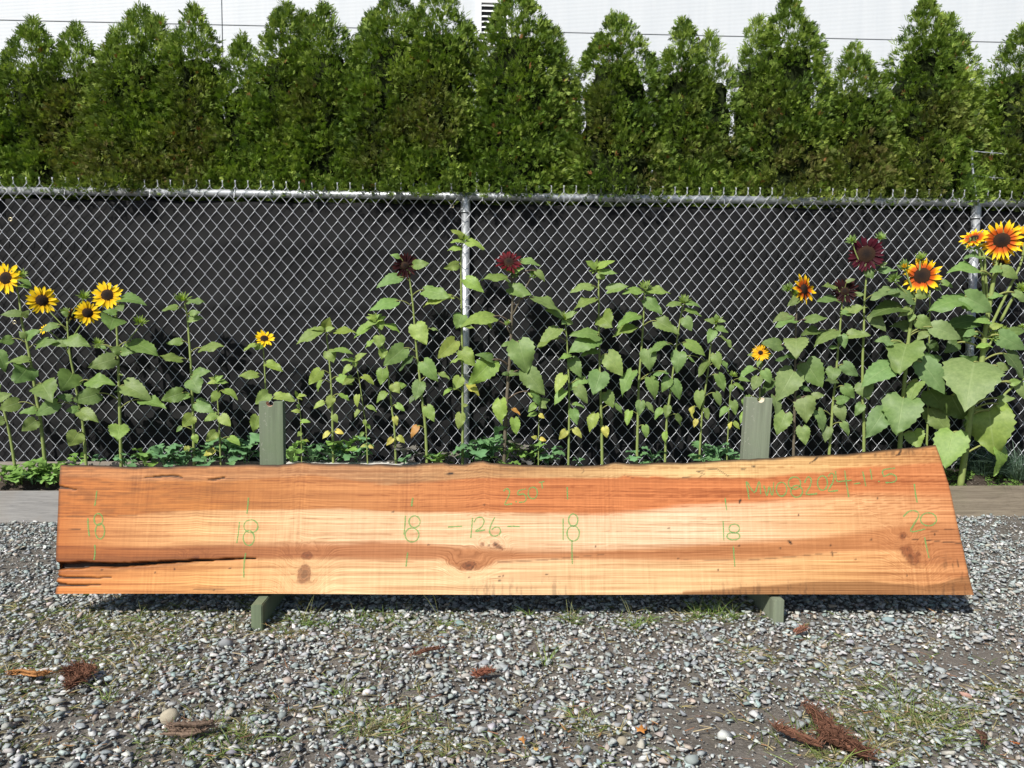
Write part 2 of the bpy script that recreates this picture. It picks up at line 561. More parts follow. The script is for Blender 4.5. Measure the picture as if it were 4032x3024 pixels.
# ------------------------------------------------------------------ privacy screens
def screen(x0, x1, label, back=0.0):
    nxs = max(12, int((x1 - x0) / 0.035)); nzs = 64
    X, Z = np.meshgrid(np.linspace(x0, x1, nxs), np.linspace(0.03, 1.738, nzs))
    Y = 0.058 + 0.010 * (fbm(X * 1.3 + 3, Z * 1.6) - 0.5) + 0.006 * (fbm(X * 5, Z * 7 + 9) - 0.5)
    dpost = np.min([np.abs(X - q) for q in (pm, pr, pm - (pr - pm))], axis=0)
    Y -= 0.016 * sstep(0.06, 0.5, dpost)
    # horizontal storage folds
    for zf, amp in ((1.47, 0.013), (1.13, 0.011), (0.80, 0.012), (0.47, 0.012)):
        zz = zf + 0.03 * (fbm(X * 0.9 + zf * 5, X * 0 + zf) - 0.5) - 0.006 * X
        d = Z - zz
        Y -= amp * np.where(d > 0, np.exp(-d / 0.05), np.exp(-(d / 0.014) ** 2)) * (0.7 + 0.6 * fbm(X * 2, X * 0 + 2))
    Y += 0.012 * sstep(1.60, 1.74, Z) * np.sin(X * 2 * math.pi / 0.6) * 0.5
    V = np.stack([X.ravel(), Y.ravel(), Z.ravel() - 0.008 * np.sin(X.ravel() * 2 * math.pi / 0.6) ** 2 * (Z.ravel() > 1.7)], 1)
    idx = np.arange(X.size).reshape(X.shape)
    F = np.stack([idx[:-1, :-1].ravel(), idx[:-1, 1:].ravel(), idx[1:, 1:].ravel(), idx[1:, :-1].ravel()], 1)
    root = empty('privacy_screen', (0, YF + back, 0))
    fo = link('fabric', np_mesh('fabric', V, F, smooth=True), root, mat=M_screen)
    sm = fo.modifiers.new('t', 'SOLIDIFY'); sm.thickness = 0.0012; sm.offset = 1
    b = MB(); b.tube([(x0 + 0.01, 0.042, 1.702), ((x0 + x1) / 2, 0.040, 1.700), (x1 - 0.01, 0.042, 1.702)], 0.0012, 4)
    b.build('hem_stitch', M_screen, root)
    def grommet(x, z, y=0.043):
        b = MB()
        r = 0.0095
        ring = [(x + r * math.cos(a), y, z + r * math.sin(a)) for a in np.linspace(0, 2 * math.pi, 13)]
        b.tube(ring, 0.0032, 5, cap=False)
        b.build('grommet', M_brass, root, smooth=True)
    for x in np.arange(x0 + 0.03, x1, 0.61):
        grommet(x, 1.722)
    for z in (1.62, 1.05, 0.5):
        grommet(x0 + 0.022, z)
        grommet(x1 - 0.022, z)
    tag(root, label, 'screen', 'screens hung on the fence')
    return root
xs0 = atY(34, 1000, YF + 0.05).x
screen(xs0, XR, 'long black privacy fabric hung behind the chain-link across the whole view')
screen(XL, xs0 + 0.02, 'narrow edge of a second black fabric screen at the far left', 0.035)
# ================================================================== CEDAR HEDGE
N = NT('cedar_foliage')
a = N.attr('Col')
c = a.outputs['Color']
M_cedar = N.fin(c, 0.62, spec=0.25)
N.translucent(N.mix(1.0, c, (1.1, 1.25, 0.5), 'MULTIPLY'), 0.22)
M_inner = simple('cedar_shade_core', (0.014, 0.020, 0.007), 0.95, 0.4, 40, bump=0.8, bscale=60, spec=0.05)
M_bark = simple('cedar_bark', (0.11, 0.075, 0.05), 0.9, 0.3, 40, bump=0.6)
YT = 4.77
K_ = 4032 / 2212

def cedar(leaders, label, dens=1.0):
    """leaders: (px, py_top, radius) in photograph coordinates"""
    tops = [(atY(x * K_, y * K_, YT), r) for x, y, r in leaders]
    x0 = tops[0][0].x
    root = empty('cedar_tree', (x0, YT, 0))
    tag(root, label, 'tree', 'cedar hedge behind the fence')
    zlow = 1.66
    Os, Ds, Ss, Ls, Cs, Ws = [], [], [], [], [], []
    for li, (tp, R) in enumerate(tops):
        H = tp.z - zlow
        ax = tp.x - x0
        yo = rng.uniform(-0.04, 0.05)
        R = R * 1.0
        nclump = int((420 if li == 0 else 180) * dens * (R / 0.34) * (H / 1.3))
        # sample depth below the top by surface area
        dd = np.linspace(0.02, H, 200)
        rr = R * (1 - np.exp(-dd / 0.44))
        cdf = np.cumsum(rr + 0.02); cdf /= cdf[-1]
        d = np.interp(rng.random(nclump), cdf, dd)
        r = R * (1 - np.exp(-d / 0.44))
        th = rng.uniform(-2.0, 2.0, nclump) * (0.6 + 0.4 * rng.random(nclump))
        lump = 0.84 + 0.26 * vnoise(th * 1.6 + ax * 3 + 50, d * 4.5 + li * 7, np.full(nclump, ax * 5 + 20)) * 1.0
        rad = r * lump * (0.86 + 0.2 * rng.random(nclump))
        rad = rad * (1 + 0.28 * sstep(2.15, 1.80, tp.z - d))
        out = np.stack([np.sin(th), -np.cos(th), np.zeros(nclump)], 1)
        cen = np.stack([ax + rad * out[:, 0], yo + rad * out[:, 1], tp.z - d], 1)
        lean = sstep(0, 0.5, d)
        csz = rng.uniform(0.030, 0.062, nclump) * (0.55 + 0.45 * lean)
        tone = np.clip(rng.normal(0.54, 0.25, nclump) + 0.5 * (fbm((cen[:, 0] + x0) * 4 + 9, cen[:, 2] * 4, np.full(nclump, 3.0)) - 0.5), 0, 1)
        brown = sstep(0.40, 0.60, fbm((cen[:, 0] + x0) * 3.1 + 31, cen[:, 2] * 2.2 + 17, o=3)) * sstep(0.95, 0.35, np.abs(th)) * sstep(2.62, 2.20, cen[:, 2]) * sstep(1.70, 1.90, cen[:, 2]) * rng.random(nclump) ** 0.4
        ns = 18
        ci = np.repeat(np.arange(nclump), ns)
        n = len(ci)
        off = rng.normal(0, 1, (n, 3))
        off /= np.linalg.norm(off, axis=1)[:, None] + 1e-6
        off *= (rng.random((n, 1)) ** 0.6)
        O = cen[ci] + off * csz[ci][:, None] * np.array([1.0, 1.0, 1.15])
        upw = (1.05 - 0.75 * lean[ci]) + rng.normal(0, 0.35, n)
        D = out[ci] * (0.55 + 0.35 * lean[ci])[:, None] + off * 0.75 + np.stack([np.zeros(n), np.zeros(n), upw], 1) + rng.normal(0, 0.25, (n, 3))
        D /= np.linalg.norm(D, axis=1)[:, None]
        S = np.cross(D, rng.normal(0, 1, (n, 3)))
        S /= np.linalg.norm(S, axis=1)[:, None] + 1e-6
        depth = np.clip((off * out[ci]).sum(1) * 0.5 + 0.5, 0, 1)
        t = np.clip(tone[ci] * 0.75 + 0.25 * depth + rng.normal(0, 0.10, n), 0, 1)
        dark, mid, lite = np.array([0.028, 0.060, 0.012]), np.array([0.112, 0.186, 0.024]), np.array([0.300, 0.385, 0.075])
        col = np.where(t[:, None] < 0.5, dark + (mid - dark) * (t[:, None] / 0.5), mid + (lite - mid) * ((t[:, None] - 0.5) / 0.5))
        br = np.clip(brown[ci] * (0.55 + 0.6 * rng.random(n)), 0, 1)[:, None] * 0.85
        bc = np.array([0.135, 0.100, 0.042]) * (0.5 + 0.9 * rng.random((n, 1)))
        col = col * (1 - br) + bc * br
        rust = rng.random(n) < 0.006
        col[rust] = np.array([0.28, 0.13, 0.05])
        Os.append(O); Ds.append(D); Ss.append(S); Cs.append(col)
        Ls.append(rng.uniform(0.030, 0.050, n) * (0.85 + 0.2 * lean[ci])); Ws.append(rng.uniform(0.0024, 0.0040, n))
        # loose upright leader tips
        n = 210
        d2 = rng.random(n) ** 1.1 * 0.34
        r2 = R * (1 - np.exp(-d2 / 0.44)) * (0.2 + 1.0 * rng.random(n))
        t2 = rng.uniform(0, 2 * np.pi, n)
        O = np.stack([ax + r2 * np.cos(t2), yo + r2 * np.sin(t2), tp.z - d2 - 0.03], 1)
        D = np.stack([np.cos(t2) * 0.45, np.sin(t2) * 0.45, np.ones(n)], 1) + rng.normal(0, 0.2, (n, 3))
        D /= np.linalg.norm(D, axis=1)[:, None]
        S = np.cross(D, rng.normal(0, 1, (n, 3))); S /= np.linalg.norm(S, axis=1)[:, None]
        Os.append(O); Ds.append(D); Ss.append(S)
        Cs.append(mid + (lite - mid) * rng.random((n, 1)) * 0.8)
        Ls.append(rng.uniform(0.05, 0.085, n)); Ws.append(rng.uniform(0.0022, 0.0034, n))
    O, D, S, Cc, L, W = (np.concatenate(q) for q in (Os, Ds, Ss, Cs, Ls, Ws))
    wy = O[:, 1] + YT
    tipz = O[:, 2] + np.minimum(D[:, 2], 0) * L
    keep_ = (tipz > 1.775 - 0.03 * rng.random(len(O))) | (wy > YF + 0.10)
    keep_ &= (O[:, 2] > 1.55)
    O, D, S, Cc, L, W = (q[keep_] for q in (O, D, S, Cc, L, W))
    n = len(O)
    blades = [(0.0, 0.0, 1.0), (0.15, 0.62, 0.55), (0.28, -0.62, 0.55), (0.45, 0.58, 0.48), (0.58, -0.55, 0.45)]
    Vs = np.zeros((n, len(blades) * 4, 3), np.float32)
    Nn = np.cross(D, S)
    curl = rng.normal(0, 0.25, n)[:, None]
    for j, (s0, ang, ln) in enumerate(blades):
        base = O + D * (L * s0)[:, None]
        ja = ang + rng.normal(0, 0.12, n)
        bd = D * np.cos(ja)[:, None] + S * np.sin(ja)[:, None] + Nn * curl * 0.5
        pp = -D * np.sin(ja)[:, None] + S * np.cos(ja)[:, None]
        ll = (L * ln)[:, None]
        mid_ = base + bd * ll * 0.55
        Vs[:, j * 4] = base
        Vs[:, j * 4 + 1] = mid_ + pp * W[:, None]
        Vs[:, j * 4 + 2] = base + bd * ll + Nn * curl * ll * 0.3
        Vs[:, j * 4 + 3] = mid_ - pp * W[:, None]
    F = np.arange(n * len(blades) * 4).reshape(-1, 4)
    colv = np.repeat(Cc, len(blades) * 4, axis=0)
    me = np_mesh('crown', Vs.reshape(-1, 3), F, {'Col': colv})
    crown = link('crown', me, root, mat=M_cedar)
    # ragged core standing for inner twigs, crown shade put into its dark colour
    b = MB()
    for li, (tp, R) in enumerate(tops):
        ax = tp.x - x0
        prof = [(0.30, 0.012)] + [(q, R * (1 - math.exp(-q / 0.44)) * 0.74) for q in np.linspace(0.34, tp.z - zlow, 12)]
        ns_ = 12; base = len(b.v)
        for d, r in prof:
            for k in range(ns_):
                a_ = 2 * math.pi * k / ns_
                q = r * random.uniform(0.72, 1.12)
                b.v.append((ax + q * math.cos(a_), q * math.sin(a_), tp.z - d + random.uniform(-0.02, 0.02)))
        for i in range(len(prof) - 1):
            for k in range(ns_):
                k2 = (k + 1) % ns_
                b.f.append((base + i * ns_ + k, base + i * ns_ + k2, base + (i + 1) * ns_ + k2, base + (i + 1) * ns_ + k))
    b.build('shade_core', M_inner, crown)
    b = MB()
    b.tube([(0, 0, -0.05), (0.01, 0.0, 1.0), (0, 0, 1.8), (0.0, 0, tops[0][0].z - 0.25)], [0.06, 0.05, 0.035, 0.006], 8)
    for q in range(8):
        a_ = q * 2.4; z_ = 1.45 + 0.1 * q
        b.tube([(0, 0, z_), (0.12 * math.sin(a_), -0.12 * math.cos(a_), z_ + 0.1), (0.2 * math.sin(a_), -0.2 * math.cos(a_), z_ + 0.25)], [0.012, 0.008, 0.003], 5)
    b.build('trunk', M_bark, root, smooth=True)

CEDARS = [
    ([(-38, 120, .36)], 'cedar cut off by the left edge of the picture, leftmost of the hedge'),
    ([(75, 46, .31), (20, 150, .22)], 'second cedar from the left, just inside the left picture edge'),
    ([(165, 56, .30)], 'third cedar from the left, blunt top beside the wide browned cedar'),
    ([(302, 16, .37), (345, 40, .26), (262, 62, .24)], 'wide cedar with a browned front, left of the vertical wall joint'),
    ([(424, 20, .29)], 'slim pointed cedar directly left of the vertical wall joint'),
    ([(525, 84, .27)], 'short slim cedar directly right of the vertical wall joint'),
    ([(618, 8, .28), (655, 28, .2)], 'cedar with twin narrow tips, second right of the vertical wall joint'),
    ([(702, 8, .32)], 'tall cedar with brown patches just left of the broadest cedar'),
    ([(852, -22, .38), (800, 26, .26)], 'broadest cedar of the hedge, tip at the picture top left of the vent'),
    ([(950, -34, .36)], 'tall dark cedar immediately left of the louvred vent'),
    ([(1118, -30, .38), (1200, 60, .22)], 'tall cedar immediately right of the vent with a small side tip'),
    ([(1335, 26, .40)], 'evenly conical cedar standing alone right of centre'),
    ([(1474, 46, .25), (1532, 72, .27)], 'cedar with two low thin tips right of the conical one'),
    ([(1704, -4, .33), (1640, 36, .27)], 'tall cedar with a long thin leader and a shoulder tip on its left'),
    ([(1846, 96, .34)], 'lowest cedar on the right side of the hedge'),
    ([(1998, 2, .33), (2052, 30, .30)], 'tall cedar beside the right fence post with a double tip'),
    ([(2208, 55, .38)], 'cedar cut off by the right edge of the picture'),
]
for ld, lb in CEDARS:
    cedar(ld, lb)
# ================================================================== SLAB
S_ = 1344 / 2212
def Z1(x, y): return (x * S_, 1750 + y * S_)              # survey sheets of the slab: left, middle, right third
def Z2(x, y): return (1344 + x * S_, 1750 + y * S_)
def Z3(x, y): return (2688 + x * S_, 1750 + y * S_)
SLAB_Z, LEAN, THICK = 0.10, math.radians(15), 0.0635
B0 = atZ(*Z1(358, 968), SLAB_Z); B1 = atZ(*Z3(1888, 975), SLAB_Z)
ue = (B1 - B0); ue.z = 0; SLAB_L = ue.length; ue.normalize()
nh = Vector((-ue.y, ue.x, 0))                      # away from the camera
ve = Vector((0, 0, 1)) * math.cos(LEAN) + nh * math.sin(LEAN)
ne = ue.cross(ve)
SM = Matrix(((ue.x, ve.x, ne.x, B0.x), (ue.y, ve.y, ne.y, B0.y), (ue.z, ve.z, ne.z, B0.z), (0, 0, 0, 1)))
def on_slab(px, py):
    d = ray(px, py)
    t = (B0 - CAM).dot(ne) / d.dot(ne)
    q = CAM + d * t - B0
    return q.dot(ue), q.dot(ve)
top_px = [Z1(392, 133), Z1(470, 138), Z1(560, 137), Z1(700, 141), Z1(800, 148), Z1(900, 150), Z1(1000, 144), Z1(1080, 150), Z1(1180, 141), Z1(1280, 142), Z1(1400, 136), Z1(1500, 138), Z1(1600, 130),
          Z1(1700, 135), Z1(1800, 136), Z1(1880, 127), Z1(1950, 117), Z1(2010, 124), Z1(2130, 130), Z2(0, 126), Z2(120, 131), Z2(250, 130), Z2(380, 137), Z2(480, 133), Z2(530, 124), Z2(600, 122), Z2(660, 120), Z2(700, 129), Z2(800, 131),
          Z2(860, 116), Z2(920, 108), Z2(965, 121), Z2(1080, 130), Z2(1200, 136), Z2(1300, 135), Z2(1400, 139), Z2(1470, 136), Z2(1540, 143), Z2(1620, 139), Z2(1700, 134), Z2(1780, 118), Z2(1830, 123), Z2(1900, 128),
          Z2(2000, 125), Z2(2130, 118), Z3(0, 123), Z3(100, 118), Z3(200, 110), Z3(300, 102), Z3(400, 98), Z3(480, 97), Z3(570, 91), Z3(650, 85), Z3(730, 75), Z3(800, 77), Z3(900, 73), Z3(980, 68), Z3(1060, 66), Z3(1150, 55),
          Z3(1220, 50), Z3(1300, 40), Z3(1420, 28), Z3(1520, 20), Z3(1640, 5)]
T = np.array([on_slab(*p) for p in top_px])
left_px = [Z1(392, 133), Z1(384, 240), Z1(380, 300), Z1(376, 420), Z1(370, 540), Z1(364, 660), Z1(362, 745), Z1(374, 775), Z1(374, 805), Z1(380, 830), Z1(370, 860), Z1(366, 890), Z1(376, 905), Z1(364, 930), Z1(358, 968)]
right_px = [Z3(1640, 5), Z3(1672, 90), Z3(1700, 185), Z3(1722, 250), Z3(1742, 330), Z3(1770, 470), Z3(1800, 600), Z3(1828, 720), Z3(1850, 830), Z3(1870, 910), Z3(1888, 975)]
Lf = np.array(sorted([on_slab(*p)[::-1] for p in left_px])); Rt = np.array(sorted([on_slab(*p)[::-1] for p in right_px]))
NU, NV = 640, 120
A, Bp = np.meshgrid(np.linspace(0, 1, NU), np.linspace(0, 1, NV))
v = Bp * 0.46
for it in range(4):
    u = (1 - A) * np.interp(v, Lf[:, 0], Lf[:, 1]) + A * np.interp(v, Rt[:, 0], Rt[:, 1])
    tv = np.interp(u, T[:, 0], T[:, 1]) + 0.0022 * (fbm(u * 30, u * 0 + 3) - 0.5)
    v = Bp * tv
# bottom saw edge: almost straight with a slight step
v = v + (1 - Bp) ** 8 * 0.0015 * np.sin(u * 3)
P3 = np.array(B0) + u[..., None] * np.array(ue) + v[..., None] * np.array(ve)
PX, PY = project(P3.reshape(-1, 3))
PX = PX.reshape(u.shape); PY = PY.reshape(u.shape)

def bound(pts):
    q = np.array(pts)
    q = q[np.argsort(q[:, 0])]
    return np.interp(PX, q[:, 0], q[:, 1])
wob = 14.0 * (fbm(PX / 300, PY / 9, o=4) - 0.5) + 6.0 * (fbm(PX / 60, PY / 5) - 0.5)
YY = PY + wob
b1 = bound([Z1(350, 200), Z1(900, 235), Z1(1500, 240), Z1(2000, 200), Z2(300, 262), Z2(420, 250), Z2(700, 232), Z2(900, 216), Z2(1300, 212), Z2(1600, 218), Z2(1790, 214), Z2(1830, 198), Z2(1990, 216), Z2(2010, 203), Z2(2140, 220), Z3(0, 222), Z3(300, 214), Z3(600, 206),
            Z3(740, 185), Z3(900, 182), Z3(1060, 155), Z3(1200, 142), Z3(1640, 122)])
b2 = bound([Z1(350, 462), Z1(500, 466), Z1(700, 472), Z1(1050, 446), Z1(1280, 430), Z1(1900, 425), Z1(2212, 416), Z2(200, 428), Z2(400, 440), Z2(900, 436), Z2(1300, 450), Z2(1700, 450), Z2(2000, 430), Z2(2212, 406), Z3(250, 392), Z3(500, 382), Z3(800, 352), Z3(1200, 322), Z3(1800, 330)])
b3 = bound([Z1(350, 650), Z1(600, 660), Z1(1000, 668), Z1(1270, 648), Z1(1500, 645), Z1(1900, 640), Z1(2212, 640), Z2(200, 622), Z2(450, 630), Z2(700, 655), Z2(900, 668), Z2(1200, 690), Z2(1500, 690), Z2(2212, 650), Z3(300, 635), Z3(900, 602), Z3(1300, 545), Z3(1600, 510), Z3(1800, 545)])
b4 = bound([Z1(350, 800), Z1(800, 790), Z1(1270, 765), Z1(1700, 742), Z1(2212, 745), Z2(300, 752), Z2(650, 745), Z2(780, 820), Z2(900, 810), Z2(1000, 762), Z2(1300, 748), Z2(1700, 752), Z2(2212, 755), Z3(400, 752), Z3(700, 728), Z3(1100, 692), Z3(1400, 690), Z3(1560, 790), Z3(1850, 760)])
b5 = bound([Z1(350, 1010), Z2(1500, 1010), Z2(2212, 972), Z3(0, 958), Z3(300, 936), Z3(600, 912), Z3(900, 890), Z3(1200, 884), Z3(1420, 902), Z3(1560, 922), Z3(1640, 905), Z3(1720, 880), Z3(1860, 848)])
kx = np.array([220, 800, 1350, 2016, 2700, 3300, 3830])
def zcol(rows):
    q = np.array([srgb(*r) for r in rows])
    return np.stack([np.interp(PX, kx, q[:, i]) for i in range(3)], -1)
z0 = zcol([(206, 138, 76), (208, 146, 84), (200, 148, 94), (206, 158, 98), (242, 208, 138), (228, 182, 112), (208, 142, 82)])
z1 = zcol([(200, 122, 52), (204, 132, 58), (214, 146, 80), (214, 134, 72), (216, 134, 74), (216, 136, 76), (214, 140, 82)])
z2 = zcol([(208, 128, 56), (242, 190, 122), (248, 210, 154), (246, 206, 152), (252, 220, 170), (242, 190, 126), (226, 156, 96)])
z3 = zcol([(176, 102, 40), (168, 104, 52), (190, 126, 74), (204, 142, 88), (204, 142, 86), (204, 140, 82), (200, 134, 80)])
z4 = zcol([(226, 142, 66), (242, 182, 106), (250, 208, 146), (252, 214, 154), (250, 208, 144), (242, 188, 118), (222, 154, 94)])
z5 = zcol([(176, 130, 78)] * 5 + [(172, 124, 72), (172, 120, 70)])
def blend(c0, c1, bd, soft):
    t = sstep(-soft, soft, YY - bd)[..., None]
    return c0 * (1 - t) + c1 * t
softx = np.interp(PX, [220, 2016, 2700, 3830], [7, 5, 16, 26])
col = blend(z0, z1, b1, 6)
col = blend(col, z2, b2, softx)
col = blend(col, z3, b3, 16)
col = blend(col, z4, b4, 12)
col = blend(col, z5, b5, 5)
# long pale and brown streaks inside the zones
st = fbm(PX / 420, PY / 7.5, o=3)
col *= ((1 + 0.26 * (st - 0.5) * 2)[..., None]) ** np.array([0.75, 1.0, 1.3])
st2 = fbm(PX / 900 + 40, PY / 22 + 9, o=3)
col *= ((1 + 0.16 * (st2 - 0.5) * 2)[..., None]) ** np.array([0.75, 1.0, 1.3])
st3 = fbm(PX / 700 + 3, PY / 4.2 + 50, o=2)
col *= ((1 - 0.38 * sstep(0.60, 0.78, st3))[..., None]) ** np.array([0.7, 1.0, 1.25])
# mottled left end
mot = sstep(1500, 300, PX) * sstep(b2 + 60, b2 - 40, PY)
col *= (1 - 0.30 * mot * sstep(0.42, 0.7, fbm(PX / 60, PY / 9, o=4)))[..., None]
# grey-tan streaks near the live edge in the middle, spalting lines on the right
gs = np.exp(-((PX - 1850) / 420) ** 2) * sstep(b1 + 12, b1 - 12, PY) * sstep(0.45, 0.65, fbm(PX / 260, PY / 6 + 5, o=3))
col = col * (1 - 0.55 * gs[..., None]) + srgb(120, 92, 60) * 0.55 * gs[..., None]
# grain coordinate with knots
gv = v + 0.006 * (fbm(u * 2.2, v * 3) - 0.5) * 2
def bump_line(pxc, amp, wd, lo=0, hi=1e9):
    return amp * np.exp(-np.abs((PX - pxc) / wd)) * sstep(lo, lo + 60, PY) * sstep(hi, hi - 60, PY)
gv -= bump_line(Z1(1275, 0)[0], 0.007, 55) + bump_line(Z1(1940, 0)[0], 0.008, 60) + bump_line(Z2(920, 0)[0], 0.012, 60, 1800, 2080)
dk = np.zeros_like(u)
red = np.zeros_like(u)
def knot(px, py, rx, ry, core=0.8, rot=0.0, spread=2.6):
    global gv, dk, red
    c_, s_ = math.cos(rot), math.sin(rot)
    dx, dy = PX - px, PY - py
    ex, ey = (dx * c_ + dy * s_) / rx, (-dx * s_ + dy * c_) / ry
    r = np.sqrt(ex ** 2 + ey ** 2) + 0.9 * (fbm(PX / (rx * 0.9) + px, PY / (ry * 0.9)) - 0.5)
    w_ = np.exp(-(r / spread) ** 2)
    kv = on_slab(px, py)[1]
    gv = gv + (np.sign(-ey) * 0.012 * (ry / 20) * np.exp(-np.sqrt((ex / 4) ** 2 + (ey / 2.4) ** 2)))
    gv = gv * (1 - w_) + (kv + r * 0.045) * w_
    red = np.maximum(red, sstep(1.35, 0.9, r) * 0.62)
    ft = fbm(PX / 6, PY / 4)
    dk = np.maximum(dk, core * sstep(0.62, 0.30, r) * (0.35 + 0.75 * ft))
    for rr_, am in ((1.0, 0.75), (0.72, 0.5), (1.32, 0.28), (1.7, 0.16)):
        dk = np.maximum(dk, am * core * np.exp(-((r - rr_) / 0.09) ** 2) * (0.4 + 0.9 * ft))
    th_ = np.arctan2(ey, ex)
    dk = np.maximum(dk, 0.8 * core * (r < 1.0) * sstep(0.10, 0.03, np.abs(np.sin(th_ - 0.6)) + 0.15 * (ft - 0.5)))
knot(*Z1(1270, 740), 14, 9)
knot(*Z1(1970, 845), 24, 34, 0.55, 0.25)
knot(*Z1(1992, 718), 20, 13, 0.5)
knot(*Z2(825, 785), 24, 16, 0.85)
knot(*Z2(1000, 650), 11, 9, 1.0); knot(*Z2(915, 645), 6, 6, 1.0); knot(*Z2(1030, 668), 12, 6, 0.8, 0.6)
knot(*Z3(1425, 593), 13, 12, 0.75)
knot(*Z3(1475, 725), 46, 22, 0.6, 0.85, 2.2)
knot(*Z3(1530, 712), 10, 8, 0.7)
def dot(px, py, rx, ry=None, a=1.0, rot=0):
    global dk
    ry = ry or rx
    c_, s_ = math.cos(rot), math.sin(rot)
    dx, dy = PX - px, PY - py
    ex, ey = (dx * c_ + dy * s_) / rx, (-dx * s_ + dy * c_) / ry
    dk = np.maximum(dk, a * sstep(1.25, 0.7, np.sqrt(ex ** 2 + ey ** 2)))
for q in [Z1(1490, 803), Z1(1005, 828), Z1(1385, 943), Z1(660, 812), Z1(1130, 807), Z2(565, 650), Z2(335, 437), Z2(955, 653), Z2(1648, 662), Z2(2183, 738), Z2(1330, 842), Z2(1050, 850), Z2(1025, 882), Z2(1025, 855), Z2(925, 393),
          Z3(958, 655), Z3(632, 672), Z3(1222, 617), Z3(365, 658), Z3(228, 812), Z3(752, 456), Z3(1262, 350), Z3(1632, 583), Z3(1455, 850), Z2(2122, 543), Z2(828, 862)]:
    dot(*q, 4.2, 4.2, 0.85)
dot(*Z2(705, 189), 15, 5, 1.0, -0.1); dot(*Z3(370, 370), 4.5, 11, 1.0, 0.25); dot(*Z3(696, 635), 12, 5, 1.0, 0.75)
dot(*Z3(968, 712), 3.2, 12, 0.8, -0.1); dot(*Z3(1120, 744), 5, 3, 0.7); dot(*Z3(460, 142), 9, 4, 0.8)
def crack(pts, wid, a=1.0, rough=0.35):
    """mask along a polyline; wid = half width at each point (px)"""
    best = np.full(u.shape, 9.0)
    for (x0, y0), (x1, y1), w0, w1 in zip(pts[:-1], pts[1:], wid[:-1], wid[1:]):
        L2 = (x1 - x0) ** 2 + (y1 - y0) ** 2
        t = np.clip(((PX - x0) * (x1 - x0) + (PY - y0) * (y1 - y0)) / L2, 0, 1)
        d = np.hypot(PX - x0 - t * (x1 - x0), PY - y0 - t * (y1 - y0))
        ww = (w0 + (w1 - w0) * t) * (1 + rough * 2 * (fbm(PX / 30, PX * 0 + y0) - 0.5)) + 0.4
        best = np.minimum(best, d / ww)
    return a * sstep(1.35, 0.75, best), best
m1, q1 = crack([Z1(355, 790), Z1(480, 786), Z1(600, 778), Z1(720, 784), Z1(860, 778), Z1(1000, 769), Z1(1270, 753), Z1(1480, 744), Z1(1690, 736)], [11, 11, 8, 7.5, 6.5, 5, 3.2, 2.2, 0.8])
m2, _ = crack([Z1(360, 858), Z1(480, 866), Z1(600, 867), Z1(720, 862)], [5, 3.5, 2.8, 0.6])
m3, _ = crack([Z1(360, 906), Z1(460, 916), Z1(560, 914), Z1(660, 908)], [7, 4, 2.2, 0.6])
m4, _ = crack([Z1(940, 214), Z1(1000, 212), Z1(1060, 206), Z1(1150, 206), Z1(1185, 220)], [1.2, 3.5, 4, 4, 1])
m5, _ = crack([Z1(1340, 231), Z1(1400, 226), Z1(1455, 214)], [1, 3.5, 3])
m6, _ = crack([Z1(375, 274), Z1(430, 283), Z1(490, 294)], [5, 4, 0.6])
depth = 0.030 * m1 + 0.008 * m2 + 0.01 * m3 + 0.006 * np.maximum(m4, m5) + 0.006 * m6
dk = np.maximum.reduce([dk, m1, m2 * 0.95, m3 * 0.95, m4 * 0.9, m5 * 0.85, m6 * 0.9])
for pts, wd, a_ in [([Z1(366, 545), Z1(520, 549)], [1.4, 0.4], 0.9), ([Z3(1480, 614), Z3(1600, 622), Z3(1700, 632), Z3(1810, 640)], [0.6, 1.2, 1.6, 2.0], 0.8), ([Z3(1560, 572), Z3(1700, 552), Z3(1790, 545)], [0.5, 1, 1.2], 0.55),
                    ([Z2(1010, 762), Z2(1150, 758), Z2(1330, 748), Z2(1700, 712)], [1, 1.3, 1.2, 0.6], 0.5), ([Z1(400, 470), Z1(620, 462), Z1(1000, 462)], [1, 1.5, 0.8], 0.45), ([Z3(0, 748), Z3(400, 752), Z3(700, 728), Z3(1000, 700)], [0.8, 1.2, 1.2, 0.5], 0.5),
                    ([Z3(0, 484), Z3(150, 482)], [1, 0.6], 0.4), ([Z3(0, 214), Z3(110, 212), Z3(140, 190), Z3(90, 175), Z3(220, 158), Z3(270, 190), Z3(300, 206)], [1, 1.3, 1, 1, 1.4, 1.6, 0.6], 0.75),
                    ([Z3(370, 160), Z3(405, 152), Z3(405, 166), Z3(375, 160)], [1] * 4, 0.6), ([Z3(470, 142), Z3(440, 146)], [2, 0.5], 0.8), ([Z3(880, 78), Z3(855, 100), Z3(822, 124)], [4, 3, 0.8], 0.9),
                    ([Z3(1415, 30), Z3(1405, 62), Z3(1380, 72)], [4, 4, 0.8], 0.9), ([Z3(1560, 770), Z3(1650, 728), Z3(1740, 740)], [1, 2, 1], 0.3), ([Z2(1555, 150), Z2(1575, 170), Z2(1550, 190)], [1, 1.4, 1], 0.6),
                    ([Z2(350, 256), Z2(430, 250), Z2(520, 240)], [0.8, 1.6, 0.6], 0.4), ([Z1(1250, 940), Z1(1380, 940), Z1(1500, 934)], [0.8, 2, 0.5], 0.6), ([Z2(1900, 220), Z2(1830, 200)], [1, 1], 0.5),
                    ([Z2(620, 120), Z2(760, 165), Z2(900, 180), Z2(1100, 205)], [1, 1.4, 1.4, 0.8], 0.35)]:
    mm, _ = crack(pts, wd, a_, 0.2)
    dk = np.maximum(dk, mm)
